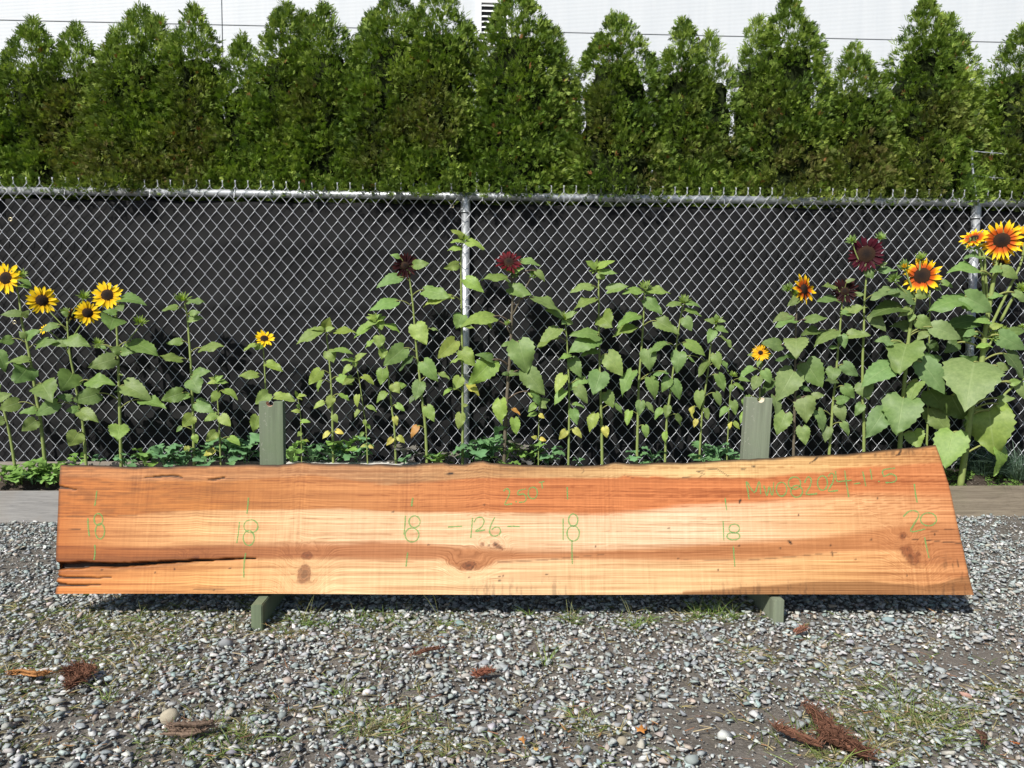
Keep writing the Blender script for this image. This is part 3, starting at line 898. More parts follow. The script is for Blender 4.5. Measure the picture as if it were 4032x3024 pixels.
# vertical weather checks along the bottom saw edge and stains on the right end
yb_px = 2340
chk = sstep(0.60, 0.74, fbm(PX / 5.5, PY / 130 + 4, o=2)) * sstep(95, 10, yb_px - PY + 40 * (fbm(PX / 60, PX * 0) - 0.3)) * sstep(0.35, 0.6, fbm(PX / 260 + 9, PX * 0 + 2, o=2)) * sstep(1350, 1700, PX)
dk = np.maximum(dk, 0.42 * chk)
stn = sstep(0.55, 0.75, fbm(PX / 9, PY / 60 + 8, o=3)) * np.exp(-((PX - 3770) / 60) ** 2 - ((PY - 2235) / 45) ** 2)
dk = np.maximum(dk, 0.8 * stn)
stn = sstep(0.5, 0.7, fbm(PX / 12, PY / 50 + 3, o=3)) * sstep(3330, 3420, PX) * sstep(40, 4, PY - np.interp(PX, [3300, 3690], [1785, 1757]))
dk = np.maximum(dk, 0.7 * stn)
# burnt/dirty rims
rimL = sstep(0.010, 0.0, u - np.interp(v, Lf[:, 0], Lf[:, 1])) * (0.4 + 0.5 * fbm(PX / 8, PY / 16))
rimR = sstep(0.007, 0.0, np.interp(v, Rt[:, 0], Rt[:, 1]) - u) * (0.3 + 0.6 * fbm(PX / 8, PY / 14))
rimT = sstep(0.009, 0.0, tv - v - 0.004 * (fbm(PX / 40, PX * 0 + 6) - 0.3)) * 0.9
dk = np.maximum.reduce([dk, rimL, rimR, rimT])
halo, _ = crack([Z1(355, 780), Z1(700, 782), Z1(1270, 750)], [40, 30, 12], 1, 0.3)
col = col * (1 - 0.25 * halo[..., None])
col = col * (1 - red[..., None]) + (srgb(150, 82, 42) * (0.7 + 0.6 * fbm(PX / 14, PY / 7))[..., None]) * red[..., None]
col = np.clip(col, 0, 1.0) * np.array([0.60, 0.56, 0.62])
# mesh: front grid + skirt + back
nfront = NU * NV
Vf = np.stack([u.ravel(), v.ravel(), -depth.ravel()], 1)
idx = np.arange(nfront).reshape(NV, NU)
Ff = np.stack([idx[:-1, :-1].ravel(), idx[:-1, 1:].ravel(), idx[1:, 1:].ravel(), idx[1:, :-1].ravel()], 1)
ring = np.concatenate([idx[0, :-1], idx[:-1, -1], idx[-1, :0:-1], idx[:0:-1, 0]])
nr = len(ring)
ru, rv = u.ravel()[ring], v.ravel()[ring]
istop = np.zeros(nr, bool); istop[(NU - 1) + (NV - 1):(NU - 1) * 2 + (NV - 1)] = True
def ring_at(w_, dv):
    return np.stack([ru, rv + np.where(istop, dv + 0.004 * (fbm(ru * 25, ru * 0 + w_ * 300) - 0.5), 0), np.full(nr, w_) - depth.ravel()[ring] * 0], 1)
Vs_ = [Vf, np.stack([ru, rv, -depth.ravel()[ring]], 1), ring_at(-0.012, 0.003), ring_at(-0.035, 0.001), ring_at(-THICK, -0.010)]
bases = np.cumsum([0] + [len(q) for q in Vs_])[:-1]
Fs = [Ff]
nxt = (np.arange(nr) + 1) % nr
for k in range(1, 4):
    a0, a1 = bases[k], bases[k + 1]
    Fs.append(np.stack([a0 + np.arange(nr), a1 + np.arange(nr), a1 + nxt, a0 + nxt], 1))
# back face strip between top and bottom rings
nb = NU
bot = bases[4] + np.arange(NU - 1)
topi = bases[4] + (NU - 1) + (NV - 1) + (NU - 1) - np.arange(NU - 1)
Fs.append(np.stack([bot[1:], bot[:-1], topi[:-1], topi[1:]], 1))
Vall = np.concatenate(Vs_); Fall = np.concatenate(Fs)
nside = len(Vall) - nfront
sidecol = np.tile(srgb(120, 78, 40), (nside, 1)) * (0.5 + 0.9 * fbm(Vall[nfront:, 0] * 40, Vall[nfront:, 2] * 90 + Vall[nfront:, 1] * 60))[:, None]
stop4 = np.tile(istop, 4)
sidecol[stop4] = srgb(52, 36, 25) * (0.5 + fbm(Vall[nfront:][stop4][:, 0] * 60, Vall[nfront:][stop4][:, 2] * 120))[:, None]
attrs = {'Col': np.concatenate([col.reshape(-1, 3), sidecol]), 'gv': np.concatenate([gv.ravel(), Vall[nfront:, 2]]), 'dk': np.concatenate([dk.ravel(), np.full(nside, 0.0)])}
N = NT('sawn_slab_wood')
co = N.co()
sp = N.sep(co)
cc = N.attr('Col').outputs['Color']
gvn = N.attr('gv').outputs['Fac']
dkn = N.attr('dk').outputs['Fac']
g1 = N.noise(N.comb(N.math('MULTIPLY', sp[0], 1.6), N.math('MULTIPLY', gvn, 150), 0), 1.0, 4, 0.6, 0.15)
g2 = N.noise(N.comb(N.math('MULTIPLY', sp[0], 5), N.math('MULTIPLY', gvn, 420), 3), 1.0, 3, 0.6)
ringw = N.math('SINE', N.math('ADD', N.math('MULTIPLY', gvn, 640), N.math('MULTIPLY', N.noise(N.comb(N.math('MULTIPLY', sp[0], 1.2), N.math('MULTIPLY', gvn, 30), 5), 1.0, 2), 14)))
rot = N.mapv(co, (120, 6, 1), (0, 0, math.radians(13)))
sawn = N.noise(rot, 1.0, 3, 0.55)
rot2 = N.mapv(co, (90, 5, 1), (0, 0, math.radians(-1)))
vert = N.noise(rot2, 1.0, 2, 0.5)
patch = N.ramp(N.noise(N.mapv(co, (4.5, 1.2, 1), (0, 0, math.radians(12))), 1.0, 2), [(0.45, 0.0), (0.62, 1.0)])
k = N.math('ADD', 1.0, N.math('MULTIPLY', N.math('SUBTRACT', g1, 0.5), 1.0))
k = N.math('ADD', k, N.math('MULTIPLY', N.math('SUBTRACT', g2, 0.5), 0.75))
lines = N.math('SINE', N.math('ADD', N.math('MULTIPLY', gvn, 2 * math.pi / 0.0085), N.math('MULTIPLY', N.noise(N.comb(N.math('MULTIPLY', sp[0], 1.5), N.math('MULTIPLY', gvn, 22), 9), 1.0, 3), 16)))
lines = N.ramp(N.math('ADD', N.math('MULTIPLY', lines, 0.5), 0.5), [(0.70, 0.0), (0.97, 1.0)])
k = N.math('SUBTRACT', k, N.math('MULTIPLY', lines, N.math('MULTIPLY', 0.34, N.noise(N.mapv(co, (2.5, 9, 1)), 1.0, 2))))
k = N.math('ADD', k, N.math('MULTIPLY', ringw, 0.06))
k = N.math('ADD', k, N.math('MULTIPLY', N.math('MULTIPLY', N.math('SUBTRACT', sawn, 0.5), 0.9), patch))
k = N.math('ADD', k, N.math('MULTIPLY', N.math('SUBTRACT', vert, 0.5), 0.30))
kc = N.comb(N.math('POWER', N.math('MAXIMUM', k, 0.05), 0.8), k, N.math('POWER', N.math('MAXIMUM', k, 0.05), 1.2))
c = N.mix(1.0, cc, kc, 'MULTIPLY')
c = N.mix(N.math('MULTIPLY', dkn, 0.97), c, (0.020, 0.012, 0.008))
hgt = N.math('ADD', N.math('MULTIPLY', g2, 0.6), N.math('ADD', N.math('MULTIPLY', sawn, 0.8), N.math('MULTIPLY', vert, 0.5)))
N.bump(hgt, 0.22, 0.0025)
M_slab = N.fin(c, 0.62, spec=0.3)
slab = link('wood_slab', np_mesh('wood_slab', Vall, Fall, attrs), mat=M_slab)
slab.matrix_world = SM
tag(slab, 'long live-edge wood slab with green chalk numbers leaning on two green stands', 'wood slab')

# ------------------------------------------------------------------ chalk writing (children of the slab)
N = NT('green_chalk')
co = N.co()
c = N.mix(N.noise(co, 90, 2), (0.10, 0.31, 0.08), (0.18, 0.40, 0.14))
N.fin(c, 0.95, spec=0.1)
tr = N.n('ShaderNodeBsdfTransparent')
mx = N.n('ShaderNodeMixShader')
al = N.ramp(N.noise(N.mapv(co, (240, 420, 1)), 1.0, 3, 0.7), [(0.36, 0.0), (0.58, 0.85)])
N.set(mx.inputs[0], al)
N.t.links.new(tr.outputs[0], mx.inputs[1]); N.t.links.new(N.b.outputs[0], mx.inputs[2]); N.t.links.new(mx.outputs[0], N.out.inputs[0])
M_chalk = N.m
def ell(cx, cy, rx, ry, a0=0, a1=2 * math.pi, n=22):
    return [(cx + rx * math.cos(t), cy + ry * math.sin(t)) for t in np.linspace(a0, a1, n)]
def chalk(Zf, strokes, wpx=4.6, name='chalk_number'):
    b = MB()
    for s in strokes:
        q = [Vector((*on_slab(*Zf(*p)), 0)) for p in s]
        if len(q) > 2:
            q = catmull(q, 4) if len(q) < 14 else q
        base = len(b.v)
        for i, p in enumerate(q):
            t = (q[min(i + 1, len(q) - 1)] - q[max(i - 1, 0)])
            t.normalize()
            n_ = Vector((-t.y, t.x, 0))
            hw = 0.5 * wpx * 1.2 / 1143 * random.uniform(0.75, 1.2)
            for sg in (-1, 1):
                for zz in (0.0004, 0.0009):
                    b.v.append(tuple(p + n_ * hw * sg + Vector((random.uniform(-1, 1) * 0.0003, 0, zz))))
        for i in range(len(q) - 1):
            k_ = base + i * 4
            b.f.append((k_ + 1, k_ + 3, k_ + 7, k_ + 5))
    o = b.build(name, M_chalk, slab)
    return o
chalk(Z1, [[(628, 300), (622, 350), (615, 398)]], name='chalk_tick'); chalk(Z1, [[(615, 650), (616, 700), (611, 748)]], name='chalk_tick')
chalk(Z1, [[(570, 478), (572, 540), (580, 596)], ell(638, 486, 28, 38), ell(649, 562, 30, 50)])
chalk(Z1, [[(1610, 345), (1606, 400), (1600, 448)]], name='chalk_tick'); chalk(Z1, [[(1592, 705), (1582, 770), (1580, 862)]], 5, name='chalk_tick')
chalk(Z1, [[(1552, 500), (1545, 570), (1535, 638)], ell(1626, 530, 46, 42), ell(1612, 606, 36, 48)])
chalk(Z2, [[(462, 345), (455, 402)]], 5.5, name='chalk_tick'); chalk(Z2, [[(430, 700), (424, 750), (420, 792)]], name='chalk_tick')
chalk(Z2, [[(415, 460), (412, 520), (406, 585)], ell(474, 500, 36, 38), ell(458, 586, 45, 45)])
chalk(Z2, [[(690, 535), (740, 532), (785, 530)], [(850, 475), (845, 540), (838, 606)], [(858, 505), (880, 476), (912, 474), (925, 500), (908, 535), (868, 562), (932, 553)],
           [(995, 470), (968, 525), (960, 565), (975, 590), (1005, 592), (1030, 572), (1026, 543), (1000, 535), (972, 552)], [(1075, 531), (1120, 530), (1157, 533)]], 5)
chalk(Z2, [[(1050, 302), (1072, 286), (1090, 302), (1084, 335), (1060, 388), (1106, 384)], [(1128, 368), (1136, 372)], [(1196, 288), (1150, 300), (1146, 326), (1178, 320), (1198, 342), (1188, 370), (1150, 375)],
           ell(1240, 314, 30, 38), [(1280, 246), (1316, 240)], [(1298, 244), (1303, 286)]], 4.6)
chalk(Z2, [[(1463, 275), (1466, 356)]], name='chalk_tick'); chalk(Z2, [[(1495, 622), (1494, 690), (1497, 776)]], name='chalk_tick')
chalk(Z2, [[(1437, 478), (1437, 620)], ell(1502, 490, 30, 40), ell(1502, 576, 40, 50)], 5)
chalk(Z3, [[(275, 345), (279, 390), (286, 428)]], name='chalk_tick'); chalk(Z3, [[(328, 660), (332, 720), (338, 792)]], name='chalk_tick')
chalk(Z3, [[(262, 495), (264, 560), (266, 622)], ell(334, 545, 34, 29), ell(328, 594, 42, 24)], 5)
chalk(Z3, [[(430, 355), (422, 300), (413, 240), (465, 312), (495, 240), (506, 322)], [(525, 265), (546, 332), (560, 272), (580, 332), (590, 245)], ell(640, 290, 34, 45), ell(724, 250, 40, 40), ell(738, 304, 38, 38),
           [(788, 248), (812, 210), (832, 228), (826, 268), (800, 322), (872, 318)], ell(905, 250, 32, 47), [(942, 208), (962, 186), (980, 202), (970, 250), (945, 302), (1006, 298)], [(990, 172), (1000, 236), (1050, 236), (1096, 232)], [(1050, 170), (1060, 250), (1076, 342)],
           [(1108, 255), (1150, 250)], [(1165, 175), (1176, 220), (1186, 270)], [(1215, 160), (1226, 228)], [(1268, 238), (1276, 242)], [(1376, 152), (1300, 166), (1304, 206), (1348, 190), (1384, 212), (1370, 242), (1314, 248)]], 5, name='chalk_code')
chalk(Z3, [[(1500, 255), (1508, 320), (1519, 376)]], 6, name='chalk_tick'); chalk(Z3, [[(1567, 600), (1580, 670), (1596, 736)]], 5, name='chalk_tick')
chalk(Z3, [[(1428, 468), (1468, 432), (1518, 434), (1526, 470), (1476, 562), (1570, 548)], ell(1592, 485, 52, 42)], 5)

# ================================================================== STANDS
def green_paint(name, base):
    N = NT(name)
    co = N.co()
    gr = N.noise(N.mapv(co, (55, 55, 2.2)), 1.0, 4, 0.65, 0.8)
    bl = N.noise(co, 7, 4, 0.6)
    c = N.mix(N.ramp(gr, [(0.35, 0.0), (0.65, 1.0)]), tuple(np.array(base) * 0.82), tuple(np.array(base) * 1.18))
    c = N.mix(N.ramp(bl, [(0.4, 0.0), (0.75, 0.35)]), c, (0.19, 0.19, 0.16))
    chip = N.math('MULTIPLY', N.ramp(N.noise(co, 75, 4, 0.7), [(0.60, 0.0), (0.66, 1.0)]), N.ramp(N.noise(co, 9, 2), [(0.52, 0.0), (0.62, 1.0)]))
    c = N.mix(N.math('MULTIPLY', chip, 0.7), c, (0.34, 0.33, 0.28))
    N.bump(gr, 0.25, 0.003)
    return N.fin(c, 0.75, spec=0.3)
M_greenL = green_paint('faded_green_paint', (0.115, 0.150, 0.088))
M_greenR = green_paint('grey_green_paint', (0.165, 0.192, 0.130))
M_notch = simple('bare_cut_wood', (0.66, 0.56, 0.42), 0.8, 0.12, 60)
M_notch2 = simple('bare_reddish_wood', (0.46, 0.27, 0.18), 0.8, 0.15, 60)
def stand(label, foot_px, foot_z_px, top_px, wd, notch, mat, cutmat, tilt):
    YFOOT, YUP = 2.575, 2.90
    fx = atY(*foot_px, YFOOT).x
    root = empty('slab_stand', (fx, YFOOT, 0))
    tag(root, label, 'stand', 'green wooden stands under the slab')
    b = MB(); b.box(-0.019, 0.019, 0, 0.75, -0.03, 0.0885)
    b.build('foot', mat, root, bevel=0.003)
    tp = atY(*top_px, YUP)
    # upright: profile with half-round notch, extruded
    hgt = tp.z + 0.02
    xc = tp.x - fx
    nx0, nr_ = (notch - 0.5) * wd, 0.0135
    prof = [(-wd / 2, -hgt), (wd / 2, -hgt), (wd / 2, 0)]
    arc = [(nx0 + nr_ * math.cos(a_), -0.004 + nr_ * math.sin(a_)) for a_ in np.linspace(0.3, -math.pi - 0.3, 15)]
    arc = [(x, min(y, 0)) for x, y in arc]
    prof += arc + [(-wd / 2, 0)]
    npf = len(prof); th = 0.038
    vv = [(x, 0, z) for x, z in prof] + [(x, th, z) for x, z in prof]
    ff = [tuple(range(npf)), tuple(range(2 * npf - 1, npf - 1, -1))] + [(i, i + npf, (i + 1) % npf + npf, (i + 1) % npf) for i in range(npf)]
    me = bpy.data.meshes.new('upright'); me.from_pydata(vv, [], ff)
    me.materials.append(mat); me.materials.append(cutmat)
    for i, p in enumerate(me.polygons):
        if 2 + 3 <= i < 2 + 3 + 14: p.material_index = 1
    o = link('upright', me, root)
    bv = o.modifiers.new('bev', 'BEVEL'); bv.width = 0.0018; bv.segments = 2; bv.limit_method = 'ANGLE'; bv.angle_limit = math.radians(50)
    o.location = (xc, YUP - YFOOT, tp.z); o.rotation_euler = (0, tilt, 0)
    # bolt joining foot and upright
    sg = 1 if xc > 0 else -1
    b = MB(); b.tube([(0.019 * -sg, YUP - YFOOT + 0.019, 0.05), (-0.024 * sg, YUP - YFOOT + 0.019, 0.05)], 0.009, 6)
    b.build('bolt', M_galv, root)
stand('left green wooden stand with a half-round notch, holding the left of the slab', (1010, 2420), None, (1066, 1582), 0.089, 0.46, M_greenL, M_notch2, 0.0)
stand('right paler green wooden stand with a half-round notch, under the chalk code', (3067, 2420), None, (2992, 1567), 0.101, 0.54, M_greenR, M_notch, math.radians(2.2))
# ================================================================== SUNFLOWERS
def leaf_material(name):
    N = NT(name)
    tint = N.attr('tint').outputs['Color']
    uv = N.sep(N.attr('luv').outputs['Vector'])
    s, av = uv[0], N.math('ABSOLUTE', uv[1])
    rib = N.ramp(av, [(0.015, 1.0), (0.055, 0.0)])
    side = N.math('FRACT', N.math('SUBTRACT', N.math('MULTIPLY', s, 5.2), N.math('MULTIPLY', av, 2.3)))
    side = N.ramp(N.math('ABSOLUTE', N.math('SUBTRACT', side, 0.5)), [(0.0, 1.0), (0.06, 0.0)])
    vein = N.math('MAXIMUM', rib, N.math('MULTIPLY', side, 0.45))
    nz = N.noise(N.co(), 45, 3, 0.6)
    c = N.mix(N.ramp(nz, [(0.3, 0.0), (0.75, 1.0)]), N.mix(1.0, tint, (0.80, 0.83, 0.75), 'MULTIPLY'), N.mix(1.0, tint, (1.22, 1.15, 1.15), 'MULTIPLY'))
    c = N.mix(N.math('MULTIPLY', vein, 0.42), c, N.mix(0.45, tint, (0.42, 0.50, 0.24)))
    spot = N.ramp(N.noise(N.co(), 24, 4, 0.7), [(0.70, 0.0), (0.76, 0.7)])
    c = N.mix(spot, c, (0.13, 0.085, 0.035))
    N.bump(N.math('SUBTRACT', N.math('MULTIPLY', nz, 0.6), vein), 0.35, 0.002)
    m = N.fin(c, 0.52, spec=0.35)
    N.translucent(N.mix(1.0, c, (1.25, 1.35, 0.45), 'MULTIPLY'), 0.30)
    return m
M_leaf = leaf_material('sunflower_leaf')
N = NT('sunflower_stem')
tint = N.attr('tint').outputs['Color']
M_stem = N.fin(N.mix(N.noise(N.co(), 60, 3), N.mix(1.0, tint, (0.75, 0.75, 0.7), 'MULTIPLY'), tint), 0.7, spec=0.25)
def petal_material(name, stops):
    N = NT(name)
    uv = N.sep(N.attr('luv').outputs['Vector'])
    nz = N.noise(N.mapv(N.attr('luv').outputs['Vector'], (1.5, 9, 1)), 1.0, 3)
    c = N.ramp(N.math('ADD', uv[0], N.math('MULTIPLY', N.math('SUBTRACT', nz, 0.5), 0.35)), stops)
    m = N.fin(c, 0.6, spec=0.12)
    N.translucent(c, 0.25)
    return m
PETALS = {
    'y': petal_material('yellow_petal', [(0.0, (0.74, 0.36, 0.010)), (0.35, (0.82, 0.53, 0.012)), (1.0, (0.86, 0.64, 0.02))]),
    'd': petal_material('dark_red_petal', [(0.0, (0.010, 0.002, 0.003)), (0.55, (0.022, 0.003, 0.004)), (1.0, (0.055, 0.010, 0.007))]),
    'r': petal_material('crimson_petal', [(0.0, (0.02, 0.002, 0.003)), (0.45, (0.07, 0.004, 0.007)), (1.0, (0.14, 0.008, 0.013))]),
    'm': petal_material('maroon_petal', [(0.0, (0.02, 0.002, 0.004)), (0.5, (0.050, 0.004, 0.011)), (1.0, (0.082, 0.007, 0.018))]),
    'b': petal_material('yellow_tipped_red_petal', [(0.0, (0.28, 0.035, 0.008)), (0.38, (0.55, 0.11, 0.010)), (0.62, (0.84, 0.50, 0.012)), (1.0, (0.86, 0.66, 0.03))]),
    'k': petal_material('opening_yellow_petal', [(0.0, (0.75, 0.32, 0.01)), (1.0, (0.86, 0.55, 0.02))]),
}
N = NT('sunflower_disc')
nz = N.noise(N.co(), 320, 3, 0.6)
rr = N.attr('luv').outputs['Vector']
c = N.mix(N.ramp(N.sep(rr)[0], [(0.25, 0.0), (0.8, 1.0)]), (0.010, 0.006, 0.005), (0.028, 0.014, 0.007))
c = N.mix(N.ramp(nz, [(0.60, 0.0), (0.74, 0.6)]), c, (0.085, 0.045, 0.015))
N.bump(nz, 0.8, 0.004)
M_disc = N.fin(c, 0.85, spec=0.2)

NS, NVV = 16, 7
_s = np.linspace(0, 1, NS)
_hw = np.interp(_s, [0, .05, .12, .22, .32, .45, .6, .75, .87, .95, 1], [.40, .70, .90, .99, 1.0, .91, .72, .47, .25, .10, 0.0])
_vv = np.linspace(-1, 1, NVV)
def leaf_mesh(L, W, tint, droop=0.3, fold=0.15, wav=0.05):
    s, v = np.meshgrid(_s, _vv, indexing='ij')
    tooth = 1 + 0.06 * ((np.arange(NS) % 2) * 2 - 1)[:, None] * (np.abs(v) > 0.9) * (s < 0.97)
    hw = _hw[:, None] * W / 2 * tooth
    along = s * L - 0.13 * L * np.abs(v) ** 1.4 * (1 - s) ** 4
    across = v * hw
    q = rng.random(4) * 6.28
    z = -droop * L * (s - 0.15) ** 2 + fold * np.abs(across) * (1 - 0.6 * s) + wav * W * np.sin(s * 9 + q[0]) * v ** 2 * np.sign(v) + wav * 0.8 * W * np.sin(s * 13 + q[1]) * np.abs(v) ** 3 - 0.05 * W * v ** 2 * (1 - s)
    along = along - droop * L * 0.12 * s ** 3
    tw = rng.normal(0, 0.10) * s
    x = along; y = across * np.cos(tw) - z * np.sin(tw); z = across * np.sin(tw) + z * np.cos(tw)
    V = np.stack([x.ravel(), y.ravel(), z.ravel()], 1)
    idx = np.arange(NS * NVV).reshape(NS, NVV)
    F = np.stack([idx[:-1, :-1].ravel(), idx[1:, :-1].ravel(), idx[1:, 1:].ravel(), idx[:-1, 1:].ravel()], 1)
    t = np.tile(tint, (len(V), 1)) * (0.94 + 0.12 * rng.random((len(V), 1)))
    return np_mesh('leaf', V, F, {'luv': np.stack([s.ravel(), v.ravel()], 1), 'tint': t}, smooth=True, mats=[M_leaf])

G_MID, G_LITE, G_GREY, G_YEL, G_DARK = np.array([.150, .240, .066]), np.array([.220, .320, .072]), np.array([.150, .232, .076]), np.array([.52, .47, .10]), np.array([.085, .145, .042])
STEM_G, STEM_P = np.array([.22, .275, .085]), np.array([.125, .105, .075])

def frame(x, z_hint):
    x = x.normalized()
    y = z_hint.cross(x).normalized()
    z = x.cross(y)
    return x, y, z
def tinted_tube(name, pts, radii, tint, parent, sides=7):
    b = MB(); b.tube(pts, radii, sides)
    me = bpy.data.meshes.new(name); me.from_pydata(b.v, [], b.f)
    me.polygons.foreach_set('use_smooth', np.ones(len(me.polygons), bool))
    A = np.ones((len(b.v), 4), np.float32); A[:, :3] = tint
    me.attributes.new('tint', 'FLOAT_COLOR', 'POINT').data.foreach_set('color', A.ravel())
    return link(name, me, parent, mat=M_stem)

def petal_mesh(L, W, mat, cup):
    n_s, n_v = 6, 3
    s, v = np.meshgrid(np.linspace(0, 1, n_s), np.linspace(-1, 1, n_v), indexing='ij')
    hw = np.interp(s, [0, .2, .5, .8, 1], [.35, .8, 1.0, .62, .04]) * W / 2
    V = np.stack([(s * L).ravel(), (v * hw).ravel(), (cup * L * s ** 2 + 0.12 * W * np.abs(v) + rng.normal(0, 0.02) * L * np.sin(s * 4)).ravel()], 1)
    idx = np.arange(n_s * n_v).reshape(n_s, n_v)
    F = np.stack([idx[:-1, :-1].ravel(), idx[1:, :-1].ravel(), idx[1:, 1:].ravel(), idx[:-1, 1:].ravel()], 1)
    return np_mesh('petal', V, F, {'luv': np.stack([s.ravel(), v.ravel()], 1)}, smooth=True, mats=[mat])

def dome(name, R, h, mat, rings=6, seg=18, rough=0.0):
    V, A = [(0, 0, h)], [(0, 0)]
    for i in range(1, rings + 1):
        t = i / rings
        for k in range(seg):
            a_ = 2 * math.pi * (k + 0.5 * (i % 2)) / seg
            V.append((R * t * math.cos(a_), R * t * math.sin(a_), h * (1 - t ** 2) + rough * random.uniform(-1, 1)))
            A.append((t, 0))
    F = []
    for k in range(seg):
        F.append((0, 1 + k, 1 + (k + 1) % seg, 1 + (k + 1) % seg))
    for i in range(rings - 1):
        for k in range(seg):
            a0 = 1 + i * seg; a1 = a0 + seg
            F.append((a0 + k, a1 + k, a1 + (k + 1) % seg, a0 + (k + 1) % seg))
    me = bpy.data.meshes.new(name)
    me.from_pydata(V, [], [f if f[2] != f[3] else f[:3] for f in F])
    me.polygons.foreach_set('use_smooth', np.ones(len(me.polygons), bool))
    B_ = np.zeros((len(V), 3), np.float32); B_[:, 0] = [q[0] for q in A]
    me.attributes.new('luv', 'FLOAT_VECTOR', 'POINT').data.foreach_set('vector', B_.ravel())
    me.materials.append(mat)
    return me

def bract_mesh(n, r0, L, W, elev, tint, name, two=True):
    Vs, Fs, T, U = [], [], [], []
    for k in range(n):
        a_ = 2 * math.pi * k / n + random.uniform(-0.15, 0.15)
        el = elev + random.uniform(-0.2, 0.25) + (0.35 if (two and k % 2) else 0)
        l = L * random.uniform(0.8, 1.2)
        d = Vector((math.cos(a_) * math.cos(el), math.sin(a_) * math.cos(el), math.sin(el)))
        sd_ = Vector((-math.sin(a_), math.cos(a_), 0))
        up = d.cross(sd_) * -1
        p = Vector((math.cos(a_) * r0, math.sin(a_) * r0, 0))
        b0 = len(Vs)
        for t_, w_ in ((0, .7), (.35, 1), (.7, .5), (1, .03)):
            q = p + d * l * t_ + up * (0.12 * l * t_ * t_)
            Vs += [tuple(q - sd_ * W / 2 * w_), tuple(q + sd_ * W / 2 * w_)]
            U += [(t_, -1), (t_, 1)]
        for i in range(3):
            Fs.append((b0 + 2 * i, b0 + 2 * i + 2, b0 + 2 * i + 3, b0 + 2 * i + 1))
        T += [tint * random.uniform(0.75, 1.2)] * 8
    return np_mesh(name, np.array(Vs), np.array(Fs), {'tint': np.array(T), 'luv': np.array(U)}, smooth=True, mats=[M_leaf])

def orient(o, zdir, spin=0.0):
    z = zdir.normalized()
    o.rotation_mode = 'QUATERNION'
    o.rotation_quaternion = z.to_track_quat('Z', 'Y') @ Matrix.Rotation(spin, 3, 'Z').to_quaternion()

def facing(p, nx, nz):
    v_ = (CAM - p).normalized()
    return (Vector((v_.x, v_.y, 0)).normalized() + _R0 * nx + Vector((0, 0, 1)) * nz).normalized()

def flower(root, base, px, py, rpx, kind, Y, nx=0.0, nz=0.1, discf=0.40, npet=21, cup=-0.05, wf=0.27):
    p = atY(px, py, Y)
    n = facing(p, nx, nz)
    R = rpx * Y / FPX
    fo = link('flower_head', dome('flower_head', R * discf, R * 0.13, M_disc, 7, 20, R * 0.012), root)
    fo.location = p - base
    orient(fo, n, random.random() * 6)
    mats = PETALS[kind]
    shared = [petal_mesh(R * (1 - discf * 0.82), R * wf, mats, cup + random.uniform(-.10, .10)) for _ in range(7)]
    for i in range(npet):
        a_ = 2 * math.pi * i / npet + random.uniform(-0.09, 0.09)
        o = bpy.data.objects.new('petal', shared[i % 7]); C.objects.link(o); o.parent = fo
        lay = i % 2
        sc = random.uniform(0.84, 1.10)
        o.scale = (sc, sc * random.uniform(0.85, 1.15), 1)
        r0 = R * discf * 0.82
        o.location = (r0 * math.cos(a_), r0 * math.sin(a_), -R * 0.02 - lay * R * 0.035)
        o.rotation_euler = (random.uniform(-.35, .35), random.uniform(-0.28, 0.06) + (0.10 if lay else -0.06), a_)
    bo = link('calyx', bract_mesh(16, R * 0.28, R * 0.42, R * 0.16, -0.05, G_MID, 'calyx'), fo)
    bo.location = (0, 0, -R * 0.12)
    b = MB(); b.tube([(0, 0, -R * 0.30), (0, 0, -R * 0.16), (0, 0, -R * 0.04)], [R * 0.12, R * 0.34, R * 0.40], 12)
    me = bpy.data.meshes.new('receptacle'); me.from_pydata(b.v, [], b.f)
    A_ = np.ones((len(b.v), 4), np.float32); A_[:, :3] = G_MID
    me.attributes.new('tint', 'FLOAT_COLOR', 'POINT').data.foreach_set('color', A_.ravel())
    link('receptacle', me, fo, mat=M_stem)
    return p

def bud(root, base, px, py, rpx, Y, nx=0.0, nz=1.0, tint=G_LITE, yellow=False):
    p = atY(px, py, Y)
    R = rpx * Y / FPX
    me = bract_mesh(20, R * 0.30, R * 0.95, R * 0.34, 0.75, tint, 'bud')
    o = link('bud', me, root)
    o.location = p - base
    orient(o, facing(p, nx, nz))
    c_ = bract_mesh(12, R * 0.12, R * 0.62, R * 0.26, 1.15, tint * np.array([1.25, 1.2, 0.9]) if not yellow else np.array([.7, .42, .02]), 'bud_core')
    link('bud_core', c_, o)
    return p

def petiole_pts(a, b_, n=6):
    d = b_ - a
    L = d.length
    return bez(a, a + d * 0.35 + Vector((0, -0.05 * L, 0.22 * L)), b_ - d * 0.25 + Vector((0, 0, 0.18 * L)), b_, n)

S4 = 1344 / 2212
OX = {4: 0, 5: 1344, 6: 2688}
def PXY(reg, x, y): return OX[reg] + x * S4, 900 + y * S4

